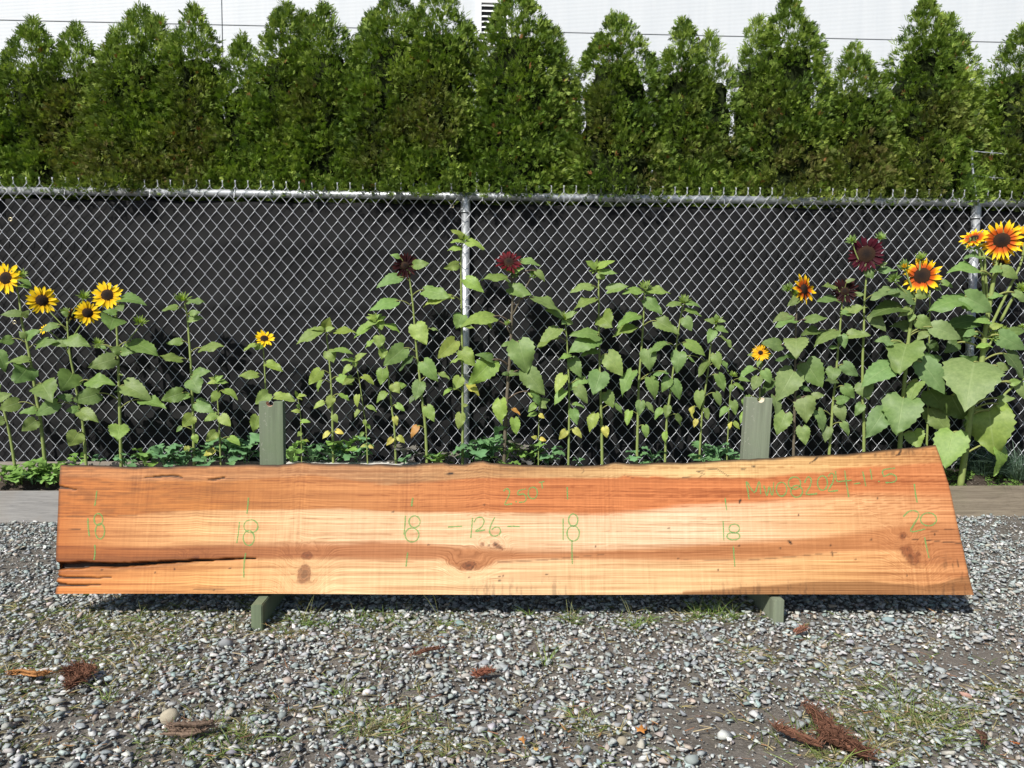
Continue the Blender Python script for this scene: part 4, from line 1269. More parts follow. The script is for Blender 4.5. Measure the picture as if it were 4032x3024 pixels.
def sunflower(reg, label, Y, stem, r0, leaves='', flowers=(), buds=(), branches=(), tint=G_MID, stint=STEM_G, name='sunflower', cat='sunflower'):
    base = atY(*PXY(reg, *stem[0]), Y)
    base.z = float(soil_z(base.x, Y)) - 0.01
    root = empty(name, base)
    tag(root, label, cat, 'sunflowers along the fence')
    sp_ = [atY(*PXY(reg, *q), Y) for q in stem]
    sp_[0] = base.copy()
    if len(stem) > 1 and sp_[1].z < base.z + 0.02: sp_ = [sp_[0]] + sp_[2:]
    sp_ = [q + Vector((0, random.uniform(-.008, .008), 0)) if i else q for i, q in enumerate(sp_)]
    cm = catmull(sp_, 5)
    rad = [r0 * (1 - 0.48 * i / (len(cm) - 1)) for i in range(len(cm))]
    tinted_tube('stem', [q - base for q in cm], rad, stint, root, 8)
    for br in branches:
        q = [atY(*PXY(reg, *p), Y - (0.015 if i else 0)) for i, p in enumerate(br)]
        cb = catmull(q, 4)
        tinted_tube('branch', [p - base for p in cb], [r0 * 0.45 * (1 - 0.35 * i / len(cb)) for i in range(len(cb))], stint, root, 6)
    sz = np.array([q.z for q in cm]); 
    order = np.argsort(sz)
    for item in leaves.replace('\n', ';').split(';'):
        f = item.split()
        if not f: continue
        flags = ''.join(q for q in f if q.isalpha())
        bx, by, tx, ty, wpx = [float(q) for q in f if not q.isalpha()]
        sc_ = Y / FPX * S4
        lp = math.hypot(tx - bx, ty - by) * sc_
        wr = wpx * sc_
        side = random.choice((-1, 1))
        fy = random.uniform(0.01, 0.05)
        if 'x' in flags: fy = -0.035          # behind the stem
        Bp_ = atY(*PXY(reg, bx, by), Y - fy)
        L = max(lp * 1.06, min(wr / 0.92, 0.30))
        dY = math.sqrt(max(L * L - lp * lp, 0))
        if 'x' in flags: dY *= 0.3
        Yt_ = min(Y - fy - dY, YF - 0.02)
        Tp_ = atY(*PXY(reg, tx, ty), Yt_)
        e1 = (Tp_ - Bp_); Lr = e1.length; e1.normalize()
        W = max(wr * 1.04, 0.62 * Lr) if wr < 0.62 * Lr else wr * 1.04
        cosr = min(1, wr * 1.04 / W)
        vd = (CAM - (Bp_ + Tp_) / 2).normalized()
        e2 = vd.cross(e1).normalized()
        n0 = e1.cross(e2)
        rho = math.acos(cosr)
        cand = []
        for sgn in (-1, 1):
            q = Matrix.Rotation(sgn * rho, 3, e1)
            cand.append((q @ n0, q @ e2))
        nn, e2 = max(cand, key=lambda q: q[0].z)
        nn, e2 = (nn, e2) if nn.z > -0.95 else (-nn, -e2)
        tn = tint
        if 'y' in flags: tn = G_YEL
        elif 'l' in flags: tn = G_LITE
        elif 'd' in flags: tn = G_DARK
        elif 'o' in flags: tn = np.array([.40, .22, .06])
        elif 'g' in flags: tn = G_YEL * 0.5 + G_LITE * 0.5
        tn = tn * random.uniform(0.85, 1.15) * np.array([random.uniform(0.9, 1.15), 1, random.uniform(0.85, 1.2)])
        me = leaf_mesh(Lr, W, tn, random.uniform(0.12, 0.50), random.uniform(0.02, 0.40), random.uniform(0.02, 0.085))
        lo = link('leaf', me, root)
        LM = Matrix(((e1.x, e2.x, nn.x, Bp_.x - base.x), (e1.y, e2.y, nn.y, Bp_.y - base.y), (e1.z, e2.z, nn.z, Bp_.z - base.z), (0, 0, 0, 1)))
        lo.matrix_basis = LM
        # petiole from the stem up to the blade, in leaf space
        dx = abs(Bp_.x - np.interp(Bp_.z, sz[order], np.array([q.x for q in cm])[order]))
        za = np.clip(Bp_.z - 0.30 * dx - 0.008, base.z + 0.01, sz.max())
        at = Vector((np.interp(za, sz[order], np.array([q.x for q in cm])[order]), np.interp(za, sz[order], np.array([q.y for q in cm])[order]), za))
        if (at - Bp_).length > 0.012 and (at - Bp_).length < 0.35:
            inv = LM.inverted()
            pts = [inv @ (q - base) for q in petiole_pts(at, Bp_)]
            tinted_tube('petiole', pts, [r0 * 0.26 + 0.0006] * len(pts), stint * np.array([1.1, 0.95, 1.0]), lo, 5)
    for fl in flowers:
        x, y, r, kd = fl[:4]
        kw = fl[4] if len(fl) > 4 else {}
        flower(root, base, *PXY(reg, x, y), r * S4, kd, Y - kw.pop('fy', 0.03), **kw)
    for bd in buds:
        x, y, r = bd[:3]
        kw = bd[3] if len(bd) > 3 else {}
        bud(root, base, *PXY(reg, x, y), r * S4, Y - kw.pop('fy', 0.01), **kw)
    return root

# ---- left group
sunflower(4, 'sunflower stem leaning out of the left picture edge, only its leaves showing', 4.24, [(110, 1590), (70, 1380), (28, 1170), (-40, 900), (-90, 640)], .0085,
          '-10 1100 65 1070 55; -15 800 40 915 80; -30 1000 -90 1080 80; 20 1240 -60 1260 60', tint=G_MID)
sunflower(4, 'yellow sunflower at the left picture edge, flower half facing left', 4.23, [(305, 1575), (268, 1250), (240, 1100), (205, 880), (175, 720), (150, 620), (125, 480), (100, 370)], .0095,
          '118 1128 -20 1172 90; 135 555 -5 545 45; 150 570 188 532 40; 78 715 -10 740 60; 170 705 245 650 50; 165 705 120 665 42; 185 855 25 850 42; 175 905 118 982 145; 270 1005 322 1090 150; 235 1180 115 1175 45; 230 1245 135 1316 85; 130 330 205 350 22; 120 372 198 362 14; 240 752 355 705 55',
          [(36, 320, 100, 'y', dict(nx=-0.55, nz=0.15))], [(135, 302, 38, dict(nx=.2, nz=1))], tint=G_MID)
sunflower(4, 'branching sunflower with two yellow flowers and a brown half-hidden head, second from left', 4.22, [(565, 1530), (535, 1300), (510, 1150), (480, 960), (460, 830), (447, 720), (440, 600)], .0085,
          '370 1130 212 1212 88; 370 625 240 650 45; 440 735 320 745 55; 440 715 570 742 82; 470 940 412 1035 145; 575 985 732 985 78; 460 1100 360 1080 48; 505 1170 418 1180 48; 520 1185 635 1240 82; 505 1325 445 1415 104 l; 440 560 392 535 32',
          [(272, 465, 93, 'y', dict(nx=.05, nz=.1)), (568, 546, 80, 'y', dict(nx=.1, nz=.1)), (478, 556, 42, 'k', dict(nx=.75, nz=-.05, npet=9, discf=.75, fy=.0)), (285, 652, 38, 'y', dict(nx=-.8, nz=.4, npet=12, fy=.0))],
          [(545, 445, 42, dict(nx=.1, nz=1)), (425, 545, 32, dict(nx=-.4, nz=.8))], [[(440, 670), (390, 610), (320, 535), (285, 480)], [(460, 720), (500, 660), (545, 590)], [(455, 830), (420, 760), (350, 690), (300, 655)], [(440, 620), (490, 520), (540, 465)]])
sunflower(4, 'yellow sunflower right of the branching one, flower tilted up left', 4.23, [(785, 1530), (780, 1250), (775, 1100), (770, 880), (762, 700), (750, 530), (725, 450)], .0095,
          '740 575 718 622 148; 750 545 660 530 40; 780 455 930 445 50; 848 735 1035 800 88; 790 800 705 770 55; 790 800 868 795 52; 740 845 555 898 98; 640 1070 452 1122 108; 805 1015 972 1085 112; 925 1115 1075 1140 58; 775 1275 758 1370 118 l; 795 1048 738 1052 18; 780 945 800 950 10; 770 500 790 530 60 d; 650 755 600 770 30; 640 760 688 770 30',
          [(695, 430, 94, 'y', dict(nx=-.25, nz=.25))], [(905, 612, 44, dict(nx=.2, nz=1)), (640, 752, 40, dict(nx=-.2, nz=1))], [[(775, 790), (830, 730), (890, 650)], [(768, 890), (720, 830), (665, 775)]])
sunflower(4, 'tall unopened sunflower with a spiky green bud, left of the left green upright', 4.24, [(1258, 1500), (1250, 1200), (1245, 1050), (1237, 880), (1222, 700), (1210, 560), (1195, 490)], .0088,
          '1145 510 1040 518 36; 1222 470 1320 455 32; 1232 550 1290 535 36; 1228 590 1310 570 42; 1175 730 1075 740 46; 1305 775 1450 745 50; 1172 845 1018 815 52; 1252 945 1358 915 58; 1240 975 1290 1055 112; 1180 1065 1032 1112 92; 1222 1080 1125 1095 42; 1272 1130 1385 1190 88; 1245 1215 1180 1285 84 l; 1175 1285 1138 1318 26; 1258 1340 1275 1393 44 l; 1210 1413 1210 1466 34 g',
          (), [(1180, 462, 50, dict(nx=-.1, nz=1.2))])
sunflower(4, 'short leafy young sunflower just right of the tall unopened one', 4.22, [(1433, 1480), (1420, 1250), (1412, 1130), (1408, 1010)], .0055,
          '1400 990 1335 1000 28 l; 1402 990 1480 992 28 l; 1400 985 1355 960 26 l; 1402 985 1436 950 28 l; 1410 1062 1368 1130 54; 1455 1050 1547 1086 42; 1400 1205 1314 1245 50; 1432 1215 1494 1280 68 l; 1398 1320 1333 1382 66 l; 1488 1355 1564 1395 46; 1385 1435 1312 1470 42 g', (), [(1402, 975, 24, {})], tint=G_LITE)
sunflower(4, 'short sunflower with one small yellow flower above the left green upright', 4.23, [(1745, 1500), (1735, 1200), (1722, 1040), (1712, 880), (1703, 755)], .0062,
          '1650 750 1567 778 27; 1700 745 1648 790 44; 1728 875 1836 910 52; 1665 945 1542 950 50; 1738 1068 1648 1136 84 l; 1782 1090 1915 1085 48 l; 1670 1215 1640 1320 78 l; 1760 1180 1810 1230 50',
          [(1713, 712, 64, 'y', dict(nx=0, nz=.85, npet=16, cup=.02, wf=.3))], tint=G_LITE)
sunflower(4, 'thin seedling sunflower just right of the left green upright', 4.20, [(1955, 1450), (1948, 1250), (1940, 1150), (1925, 1080)], .0032,
          '1928 1085 1980 1070 20; 1926 1085 1912 1048 20; 1943 1150 1920 1148 30; 1938 1185 1886 1176 24; 1955 1250 2008 1244 27; 1950 1322 1926 1347 30; 1960 1370 2010 1375 12; 1930 1090 1960 1105 18', tint=G_LITE)
sunflower(4, 'medium budless sunflower with pale drooping leaves, second right of the left green upright', 4.23, [(2160, 1410), (2155, 1200), (2145, 1000), (2130, 830), (2115, 680)], .0070,
          '2110 640 2137 578 68; 2095 655 2013 635 30; 2115 655 2167 640 32; 2065 665 1911 736 64; 2180 665 2305 655 42; 2125 795 2165 864 80; 2165 790 2290 780 32; 2075 920 1997 1014 74 l; 2080 985 2040 1050 24; 2150 1085 2124 1170 58 l; 2095 1125 2023 1156 37 l; 2195 960 2286 1008 58 l; 2160 1210 2187 1257 42 l; 2130 1320 2084 1360 32 y; 2180 1310 2228 1327 32 y; 2200 1075 2273 1099 26 l', (), [(2112, 652, 22, {})], tint=G_LITE * .9)
# ---- middle group
sunflower(5, 'thin young sunflower left of the first dark red flower, third from it', 4.21, [(175, 1510), (160, 1300), (145, 1180), (120, 1000), (95, 880)], .0042,
          '92 850 154 797 34; 75 855 -2 838 25; 90 860 85 900 37; 58 890 -2 940 40; 70 965 3 1012 48; 142 958 221 998 40; 105 1080 90 1157 38 l; 172 1148 234 1176 26; 112 1178 77 1222 28 l; 150 1242 155 1282 26 l; 165 1270 192 1300 22 l; 140 1322 117 1354 24 l; 155 1405 120 1415 18 g; 180 1408 210 1424 22 g', (), [(92, 862, 18, {})], tint=G_LITE)
sunflower(5, 'pale green young sunflower next left of the first dark red flower', 4.22, [(358, 1490), (345, 1300), (330, 1180), (312, 1020), (295, 890), (268, 750), (240, 640)], .0066,
          '222 595 165 560 27 l; 224 595 292 565 32 l; 222 600 135 616 37 l; 222 590 256 545 24 l; 220 590 182 546 24 l; 185 630 70 698 48; 245 592 262 657 60; 292 618 391 656 32; 245 695 245 777 74 l; 205 720 144 774 26; 272 785 262 850 58 l; 270 912 255 1014 76 l; 335 1010 378 1067 68 l; 345 1020 426 1015 54 x; 288 1065 218 1120 44 l; 358 1140 412 1180 40 l; 345 1220 360 1277 40 g; 330 1360 291 1406 38 y; 368 1350 413 1387 40 g', (), [(220, 582, 30, {})], tint=G_LITE)
sunflower(5, 'sunflower with a small dark red flower left of the middle post', 4.22, [(560, 1510), (545, 1300), (525, 1120), (510, 980), (490, 820), (475, 620), (462, 470), (440, 300)], .0085,
          '375 185 320 163 30; 470 235 570 225 62; 375 315 217 354 66; 352 470 173 507 66; 540 400 713 437 80; 480 622 552 754 116 l; 580 650 630 650 15; 405 775 272 888 112; 455 832 361 910 32 d; 532 865 622 990 102; 640 940 706 970 32; 510 995 477 1114 86; 465 1090 438 1135 28 d; 552 1155 602 1252 74 l; 490 1280 443 1352 44 o',
          [(412, 240, 86, 'd', dict(nx=0.02, nz=.1, discf=.30, npet=26, wf=.2))], tint=G_MID * 1.1)
sunflower(5, 'tallest unopened sunflower, its bud in front of the middle fence post', 4.24, [(785, 1515), (787, 1200), (785, 900), (780, 600), (777, 400), (775, 200), (782, 100)], .0078,
          '785 50 714 -4 38 l; 815 85 932 101 44 l; 785 80 703 75 27 l; 770 125 688 126 32 l; 758 235 666 257 60 l; 805 330 927 402 76 l; 705 440 523 482 46 l; 780 560 744 647 92 l; 800 635 866 641 20 l; 735 730 622 844 102 l; 785 790 862 892 102 l; 778 845 698 857 18 l; 770 965 730 1047 76 l; 825 1010 902 1070 50 g; 715 1038 648 1068 24 l; 790 1145 823 1145 24 l; 775 1200 760 1304 66 l', (), [(795, 72, 38, dict(nx=.1, nz=.6))], tint=G_LITE)
sunflower(5, 'purple-stemmed sunflower with a crimson flower right of the middle post', 4.20, [(1050, 1440), (1065, 1250), (1080, 1000), (1095, 800), (1105, 580), (1110, 420), (1100, 300)], .0110,
          '1075 320 916 295 46; 1165 210 1292 210 34; 1090 385 1238 428 86; 1248 450 1442 512 48; 1265 275 1327 332 42; 985 570 766 575 78 l; 920 590 989 637 30 l; 1150 735 1207 936 172; 1150 735 1256 735 32; 1090 745 1033 755 30; 1195 920 1318 1082 126; 1080 940 1162 930 37 d; 1080 940 1036 940 27 d; 978 850 880 795 50; 980 855 829 1014 142 l; 1030 1110 1022 1273 92 l; 1120 1232 1138 1341 64 l; 1110 1170 1164 1204 22 o; 1115 280 1050 252 26 l; 1120 285 1180 245 30 l; 1075 625 1060 600 20; 1225 1060 1300 1110 50 l',
          [(1085, 215, 88, 'r', dict(nx=-.05, nz=.65, discf=.36, npet=22, wf=.24))], [(1122, 292, 38, dict(nx=0, nz=.3, tint=G_MID)), (1248, 298, 36, dict(nx=0, nz=.3, tint=G_MID)), (1075, 615, 24, {})], [[(1110, 560), (1150, 480), (1185, 400), (1235, 310)], [(1095, 680), (1080, 650), (1075, 622)]], stint=STEM_P)
sunflower(5, 'small seedling sunflower between the crimson flower and the next tall bud', 4.19, [(1278, 1440), (1280, 1280), (1282, 1160), (1285, 1120)], .0034,
          '1255 1138 1210 1187 44 l; 1285 1125 1230 1060 48; 1285 1125 1352 1110 48; 1285 1130 1332 1167 44; 1262 1195 1201 1213 28 l; 1285 1205 1317 1230 30 y; 1265 1355 1232 1350 26 g; 1290 1360 1330 1375 26 y', (), [(1286, 1112, 16, {})])
sunflower(5, 'shorter budding sunflower left of the two tall buds right of centre', 4.22, [(1470, 1520), (1475, 1300), (1475, 1050), (1468, 850), (1460, 700), (1452, 630)], .0068,
          '1430 560 1323 518 42; 1460 570 1532 530 37; 1455 595 1502 617 50; 1450 595 1430 620 35; 1405 650 1265 753 76; 1390 705 1253 752 32; 1488 825 1403 833 27; 1495 845 1552 966 84; 1440 952 1383 1062 72 l; 1580 975 1473 1030 60; 1445 1050 1370 1134 60 l; 1528 1028 1600 1131 74; 1505 1135 1582 1146 22; 1500 1172 1529 1275 64; 1455 1310 1413 1367 50 g; 1510 1300 1565 1353 44 g', (), [(1447, 580, 40, dict(nx=0, nz=1))], tint=G_MID * 1.1)
sunflower(5, 'tall sunflower with a fat green bud, taller of the two right of centre', 4.23, [(1695, 1520), (1688, 1300), (1680, 1100), (1674, 850), (1670, 600), (1668, 320)], .0088,
          '1650 250 1583 206 44 l; 1670 245 1770 200 42 l; 1680 285 1792 280 34; 1665 290 1712 328 55; 1615 370 1478 387 48; 1640 455 1495 487 43; 1690 570 1740 624 136; 1655 700 1468 782 122; 1662 690 1492 650 60; 1655 790 1548 814 38; 1725 815 1824 957 122; 1680 932 1633 1078 134; 1715 1062 1762 1163 82; 1772 1142 1835 1195 30; 1645 1202 1598 1315 70 l; 1705 1288 1723 1358 50 y', (), [(1652, 262, 52, dict(nx=-.05, nz=.7))], tint=G_MID * 1.08)
sunflower(5, 'tall sunflower with a flat leafy bud, shorter of the two right of centre', 4.23, [(1915, 1500), (1922, 1250), (1930, 1000), (1945, 800), (1958, 600), (1960, 430)], .0082,
          '1940 400 1823 400 44; 1990 400 2137 400 44; 1965 395 1987 338 32; 1965 400 2005 425 40; 1728 400 1862 365 58; 1975 462 2088 553 80; 1918 560 1778 610 58; 1900 640 1755 682 54; 2045 600 2198 675 84; 1985 787 2000 921 106; 2000 968 2052 1101 80; 2105 930 2013 940 24; 1885 925 1793 1068 80; 1940 1120 1930 1213 62; 1870 1185 1844 1275 52 l; 1975 1135 2034 1190 40; 1965 1278 1986 1360 46 l', (), [(1970, 385, 46, dict(nx=0, nz=1.2))], tint=G_MID * 1.05)
sunflower(5, 'budding sunflower leaning right, next right of the flat leafy bud', 4.22, [(2095, 1510), (2110, 1250), (2130, 1080), (2160, 850), (2180, 680), (2205, 530), (2218, 490)], .0072,
          '2195 485 2108 480 32; 2240 480 2332 485 32; 2225 470 2250 430 28; 2225 580 2272 663 74; 2235 530 2342 557 30; 2108 745 1990 784 43; 2190 800 2175 933 100; 2125 970 2078 1055 70; 2150 990 2207 1108 75; 2115 1152 2105 1230 53; 2075 1168 2023 1230 45; 2175 1205 2212 1277 38 d; 2098 1320 2092 1390 38 l; 2237 738 2375 810 68', (), [(2220, 475, 44, dict(nx=.1, nz=1))], tint=G_MID)
# ---- right group
sunflower(6, 'narrow budding sunflower left of the right green upright, taller of two', 4.22, [(105, 1470), (122, 1250), (140, 1080), (165, 900), (185, 740), (212, 630)], .0065,
          '205 605 146 584 30; 235 600 282 598 22; 220 600 215 552 32; 220 635 302 669 38; 200 660 164 742 64; 210 812 237 915 72; 250 700 346 774 20; 165 865 94 957 44 d; 20 828 95 860 16; 258 862 309 920 24; 230 945 277 1056 64; 110 1055 94 1168 66; 212 1065 257 1148 48; 150 1168 166 1244 38; 68 1155 51 1227 28 g; 88 1238 74 1289 34 y', (), [(222, 600, 38, dict(nx=.1, nz=.9))], tint=G_MID)
sunflower(6, 'short thin sunflower with a tiny bud immediately left of the right green upright', 4.20, [(285, 1470), (292, 1300), (305, 1120), (318, 980)], .0042,
          '320 1015 307 1062 34; 342 1005 410 1040 26; 370 975 442 985 27; 325 1120 347 1208 54; 285 1160 233 1214 43; 308 1255 300 1300 26 y; 332 1255 374 1300 30 l', (), [(327, 952, 28, {})], tint=G_MID)
sunflower(6, 'short sunflower with a half-open spiky yellow flower above the right green upright', 4.22, [(495, 1500), (497, 1200), (498, 1080), (502, 950), (505, 850)], .0068,
          '458 905 363 947 43; 490 962 454 1048 72; 528 920 574 1006 66; 545 830 592 815 28; 460 820 424 815 22; 418 1085 388 1178 44; 405 1190 366 1257 42 l; 500 850 480 895 30; 505 850 515 895 26',
          [(505, 805, 62, 'k', dict(nx=0, nz=.25, discf=.26, npet=30, cup=.12, wf=.16))], tint=G_MID * 1.05)
sunflower(6, 'dark-stemmed sunflower with a side-turned yellow and red flower right of the right green upright', 4.20, [(720, 1470), (722, 1300), (725, 1050), (733, 850), (737, 650), (740, 480)], .0088,
          '638 755 518 733 80; 690 560 585 592 54; 722 595 598 613 46; 745 450 688 498 54; 802 590 944 562 56; 735 712 735 800 148; 715 825 598 846 32 d; 800 865 908 1034 158; 720 925 617 1104 168; 590 985 498 1078 60 dx; 595 1085 634 1218 60; 770 1030 842 1050 32 d; 840 1085 927 1075 42; 785 1095 806 1260 132; 665 1197 612 1334 112; 775 1285 797 1406 86',
          [(788, 392, 100, 'b', dict(nx=.95, nz=.15, discf=.36, npet=20))], [(688, 392, 42, dict(nx=-.5, nz=.8, tint=G_MID)), (730, 425, 34, dict(nx=0, nz=.5))], [[(738, 500), (715, 440), (692, 405)], [(740, 490), (765, 430), (785, 400)]], stint=STEM_P, tint=G_GREY)
sunflower(6, 'sunflower with a small blackish red flower below the big maroon one', 4.23, [(940, 1475), (960, 1280), (975, 1150), (990, 950), (1005, 780), (1018, 640), (1035, 470)], .0085,
          '998 465 868 460 46; 985 375 903 364 27; 1110 430 1192 424 27; 1040 545 1202 495 54; 1030 545 1117 551 33; 988 660 843 722 70; 1078 690 1224 680 60; 1030 690 1052 777 64; 875 660 768 682 55 d; 1000 768 944 768 22; 1040 880 1141 965 80; 980 905 964 983 92; 1000 985 923 975 33 d; 1045 1022 1118 1105 75; 1000 1115 1092 1098 60; 1010 1150 1042 1259 80; 875 1180 940 1314 70; 945 1288 919 1383 66; 1035 1260 1095 1338 48; 1065 345 1120 318 25',
          [(1050, 405, 90, 'd', dict(nx=.02, nz=.15, discf=.30, npet=22, wf=.2))], tint=G_GREY)
sunflower(6, 'tall sunflower with the largest maroon flower and brown disc', 4.21, [(1180, 1440), (1172, 1250), (1165, 1080), (1168, 850), (1172, 650), (1182, 480), (1192, 270)], .0092,
          '1200 270 1232 323 64; 1275 275 1395 253 40; 1285 240 1330 215 26; 1368 405 1213 442 54; 1420 510 1216 520 76 d; 1220 565 1328 664 80; 1165 1000 1206 1108 116; 1160 1140 1120 1210 60',
          [(1190, 165, 118, 'm', dict(nx=0, nz=.12, discf=.47, npet=26, wf=.22))], [(1098, 82, 40, dict(nx=-.3, nz=.8, tint=G_GREY * 1.4)), (1280, 62, 38, dict(nx=.3, nz=.8, tint=G_GREY * 1.4))], [[(1190, 300), (1130, 180), (1100, 95)], [(1195, 300), (1260, 180), (1280, 75)]], tint=G_GREY)
sunflower(6, 'stout sunflower with a yellow-tipped red flower left of the right fence post', 4.18, [(1400, 1420), (1425, 1200), (1440, 1000), (1465, 750), (1490, 560), (1520, 400)], .0135,
          '1490 455 1348 383 66; 1475 520 1408 562 60; 1600 350 1692 402 54 d; 1680 350 1767 371 38; 1520 420 1612 440 64; 1490 555 1468 602 50; 1520 590 1624 642 92; 1620 640 1832 708 112; 1480 640 1348 620 64 dx; 1590 660 1518 718 60; 1450 750 1403 904 222; 1350 730 1256 715 55; 1550 865 1718 1074 148; 1540 860 1702 828 96 dx; 1530 990 1448 1114 86; 1430 1098 1393 1320 240; 1495 1315 1530 1424 122 l; 1370 880 1154 978 138; 1305 1185 1198 1349 138',
          [(1552, 305, 128, 'b', dict(nx=-.32, nz=.30, discf=.42, npet=22, wf=.22))], [(1370, 330, 44, dict(nx=-.2, nz=.6, tint=G_MID)), (1440, 250, 46, dict(nx=-.3, nz=.8, tint=G_MID, yellow=True)), (1542, 192, 38, dict(nx=0, nz=1))], [[(1500, 500), (1430, 400), (1375, 345)], [(1505, 440), (1465, 330), (1442, 270)], [(1520, 400), (1535, 280), (1540, 205)]], tint=G_GREY * 1.08)
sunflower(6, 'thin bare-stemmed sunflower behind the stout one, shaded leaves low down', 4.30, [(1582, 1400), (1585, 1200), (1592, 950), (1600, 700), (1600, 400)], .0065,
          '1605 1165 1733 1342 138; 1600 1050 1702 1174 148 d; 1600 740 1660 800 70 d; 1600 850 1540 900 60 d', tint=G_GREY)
sunflower(6, 'largest many-branched sunflower with several yellow-red flowers at the right edge', 4.17, [(1800, 1570), (1840, 1350), (1880, 1150), (1930, 880), (1960, 680), (1985, 480), (2012, 330), (2040, 190)], .0185,
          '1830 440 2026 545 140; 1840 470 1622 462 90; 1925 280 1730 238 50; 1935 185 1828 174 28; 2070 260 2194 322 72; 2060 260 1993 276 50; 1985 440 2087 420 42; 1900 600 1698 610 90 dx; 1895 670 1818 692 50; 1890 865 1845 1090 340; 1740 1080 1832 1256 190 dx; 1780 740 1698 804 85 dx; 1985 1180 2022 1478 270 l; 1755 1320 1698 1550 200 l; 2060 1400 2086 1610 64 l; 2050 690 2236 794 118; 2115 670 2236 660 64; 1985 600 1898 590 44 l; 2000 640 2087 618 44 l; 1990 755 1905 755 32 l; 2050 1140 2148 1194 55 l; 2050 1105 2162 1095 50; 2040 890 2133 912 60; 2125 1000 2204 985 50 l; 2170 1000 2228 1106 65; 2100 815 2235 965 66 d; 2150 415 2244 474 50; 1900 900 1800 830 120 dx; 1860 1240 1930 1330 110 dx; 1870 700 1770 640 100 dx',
          [(2068, 75, 138, 'b', dict(nx=.02, nz=.12, discf=.36, npet=32, wf=.17)), (1888, 62, 88, 'b', dict(nx=-.5, nz=1.3, discf=.34, npet=20, fy=.0)), (2062, 222, 60, 'k', dict(nx=-.2, nz=-.9, discf=.4, npet=14, fy=.0)), (2200, 62, 92, 'k', dict(nx=.7, nz=.2, npet=20, discf=.36, fy=-.02))],
          [(1882, 112, 50, dict(nx=-.2, nz=.5, tint=G_MID, yellow=True)), (2198, 392, 46, dict(nx=.2, nz=.7, tint=G_LITE)), (2012, 702, 44, dict(nx=.1, nz=.5)), (2085, 655, 26, {}), (2200, 640, 26, {})],
          [[(1955, 500), (1945, 320), (1922, 150), (1895, 75)], [(1975, 480), (1960, 270), (1948, 160), (1890, 120)], [(2000, 350), (2045, 280), (2062, 225)], [(1985, 660), (2100, 420), (2190, 230), (2215, 90)], [(2060, 600), (2140, 450), (2190, 400)], [(1945, 820), (1985, 760), (2012, 710)], [(1890, 1180), (2000, 1165), (2100, 1060), (2230, 960)], [(1960, 700), (2060, 670), (2085, 660)]], tint=G_GREY * 1.12)

# ================================================================== KALE
N = NT('kale_leaf')
tint = N.attr('tint').outputs['Color']
nz = N.noise(N.co(), 120, 3)
rnd = N.n('ShaderNodeObjectInfo').outputs['Random']
c = N.mix(nz, N.mix(1.0, tint, (0.7, 0.75, 0.7), 'MULTIPLY'), N.mix(1.0, tint, (1.25, 1.2, 1.2), 'MULTIPLY'))
c = N.mix(N.math('MULTIPLY', rnd, 0.35), c, N.mix(1.0, tint, (1.3, 1.2, 0.6), 'MULTIPLY'))
M_kale = N.fin(c, 0.55, spec=0.3)
N.translucent(c, 0.2)
def kale_leaf(tint):
    ns_, nv_ = 15, 5
    s, v = np.meshgrid(np.linspace(0, 1, ns_), np.linspace(-1, 1, nv_), indexing='ij')
    env = np.interp(s, [0, .28, .45, .7, .9, 1], [.03, .08, .36, .52, .36, .05])
    lobe = 0.68 + 0.42 * np.where(np.arange(ns_) % 3 == 1, 1, np.where(np.arange(ns_) % 3 == 2, .55, -.3))[:, None] * (s > .25)
    hw = env * (1 + (lobe - 1) * np.abs(v) ** 2) * 0.95
    q = rng.random(3) * 6.28
    z = 0.32 * np.sin(s * 2.3) - 0.30 * s ** 2 + 0.06 * np.abs(v) ** 2 * np.sin(s * 22 + q[0] + v * 2) + 0.10 * np.abs(v) * env
    V = np.stack([(s + 0.06 * np.abs(v) * (s > .3)).ravel(), (v * hw).ravel(), z.ravel()], 1)
    idx = np.arange(ns_ * nv_).reshape(ns_, nv_)
    F = np.stack([idx[:-1, :-1].ravel(), idx[1:, :-1].ravel(), idx[1:, 1:].ravel(), idx[:-1, 1:].ravel()], 1)
    return np_mesh('leaf', V, F, {'tint': np.tile(tint, (len(V), 1))}, smooth=True, mats=[M_kale])
KG = [kale_leaf(np.array([.12, .245, .115]) * random.uniform(.85, 1.2)) for _ in range(5)]
KL = [kale_leaf(np.array([.165, .295, .075]) * random.uniform(.85, 1.15)) for _ in range(4)]
KP = [kale_leaf(np.array([.15, .145, .14]) * random.uniform(.85, 1.15)) for _ in range(3)]
def kale(reg, x, y, size, label, kind='g', Y=4.25, n=10, name='kale_plant'):
    p = atY(*PXY(reg, x, y), Y)
    base = Vector((p.x, Y, float(soil_z(p.x, Y)) - 0.005))
    root = empty(name, base)
    tag(root, label, 'kale', 'kale plants in the planter bed')
    hgt = max(p.z - base.z, 0.02)
    R = size * S4 * Y / FPX
    for i in range(n):
        pool = KG if kind == 'g' else (KL if kind == 'l' else (KP if random.random() < 0.75 else KG))
        o = bpy.data.objects.new('leaf', random.choice(pool)); C.objects.link(o); o.parent = root
        a_ = 2.4 * i + random.uniform(-.3, .3)
        o.location = (math.cos(a_) * R * 0.12, math.sin(a_) * R * 0.10, hgt * random.uniform(0.55, 1.25))
        o.rotation_euler = (random.uniform(-.4, .4), -random.uniform(0.05, 0.95), a_)
        k_ = R * random.uniform(0.95, 1.5)
        o.scale = (k_, k_ * random.uniform(.8, 1.2), k_)
    return root
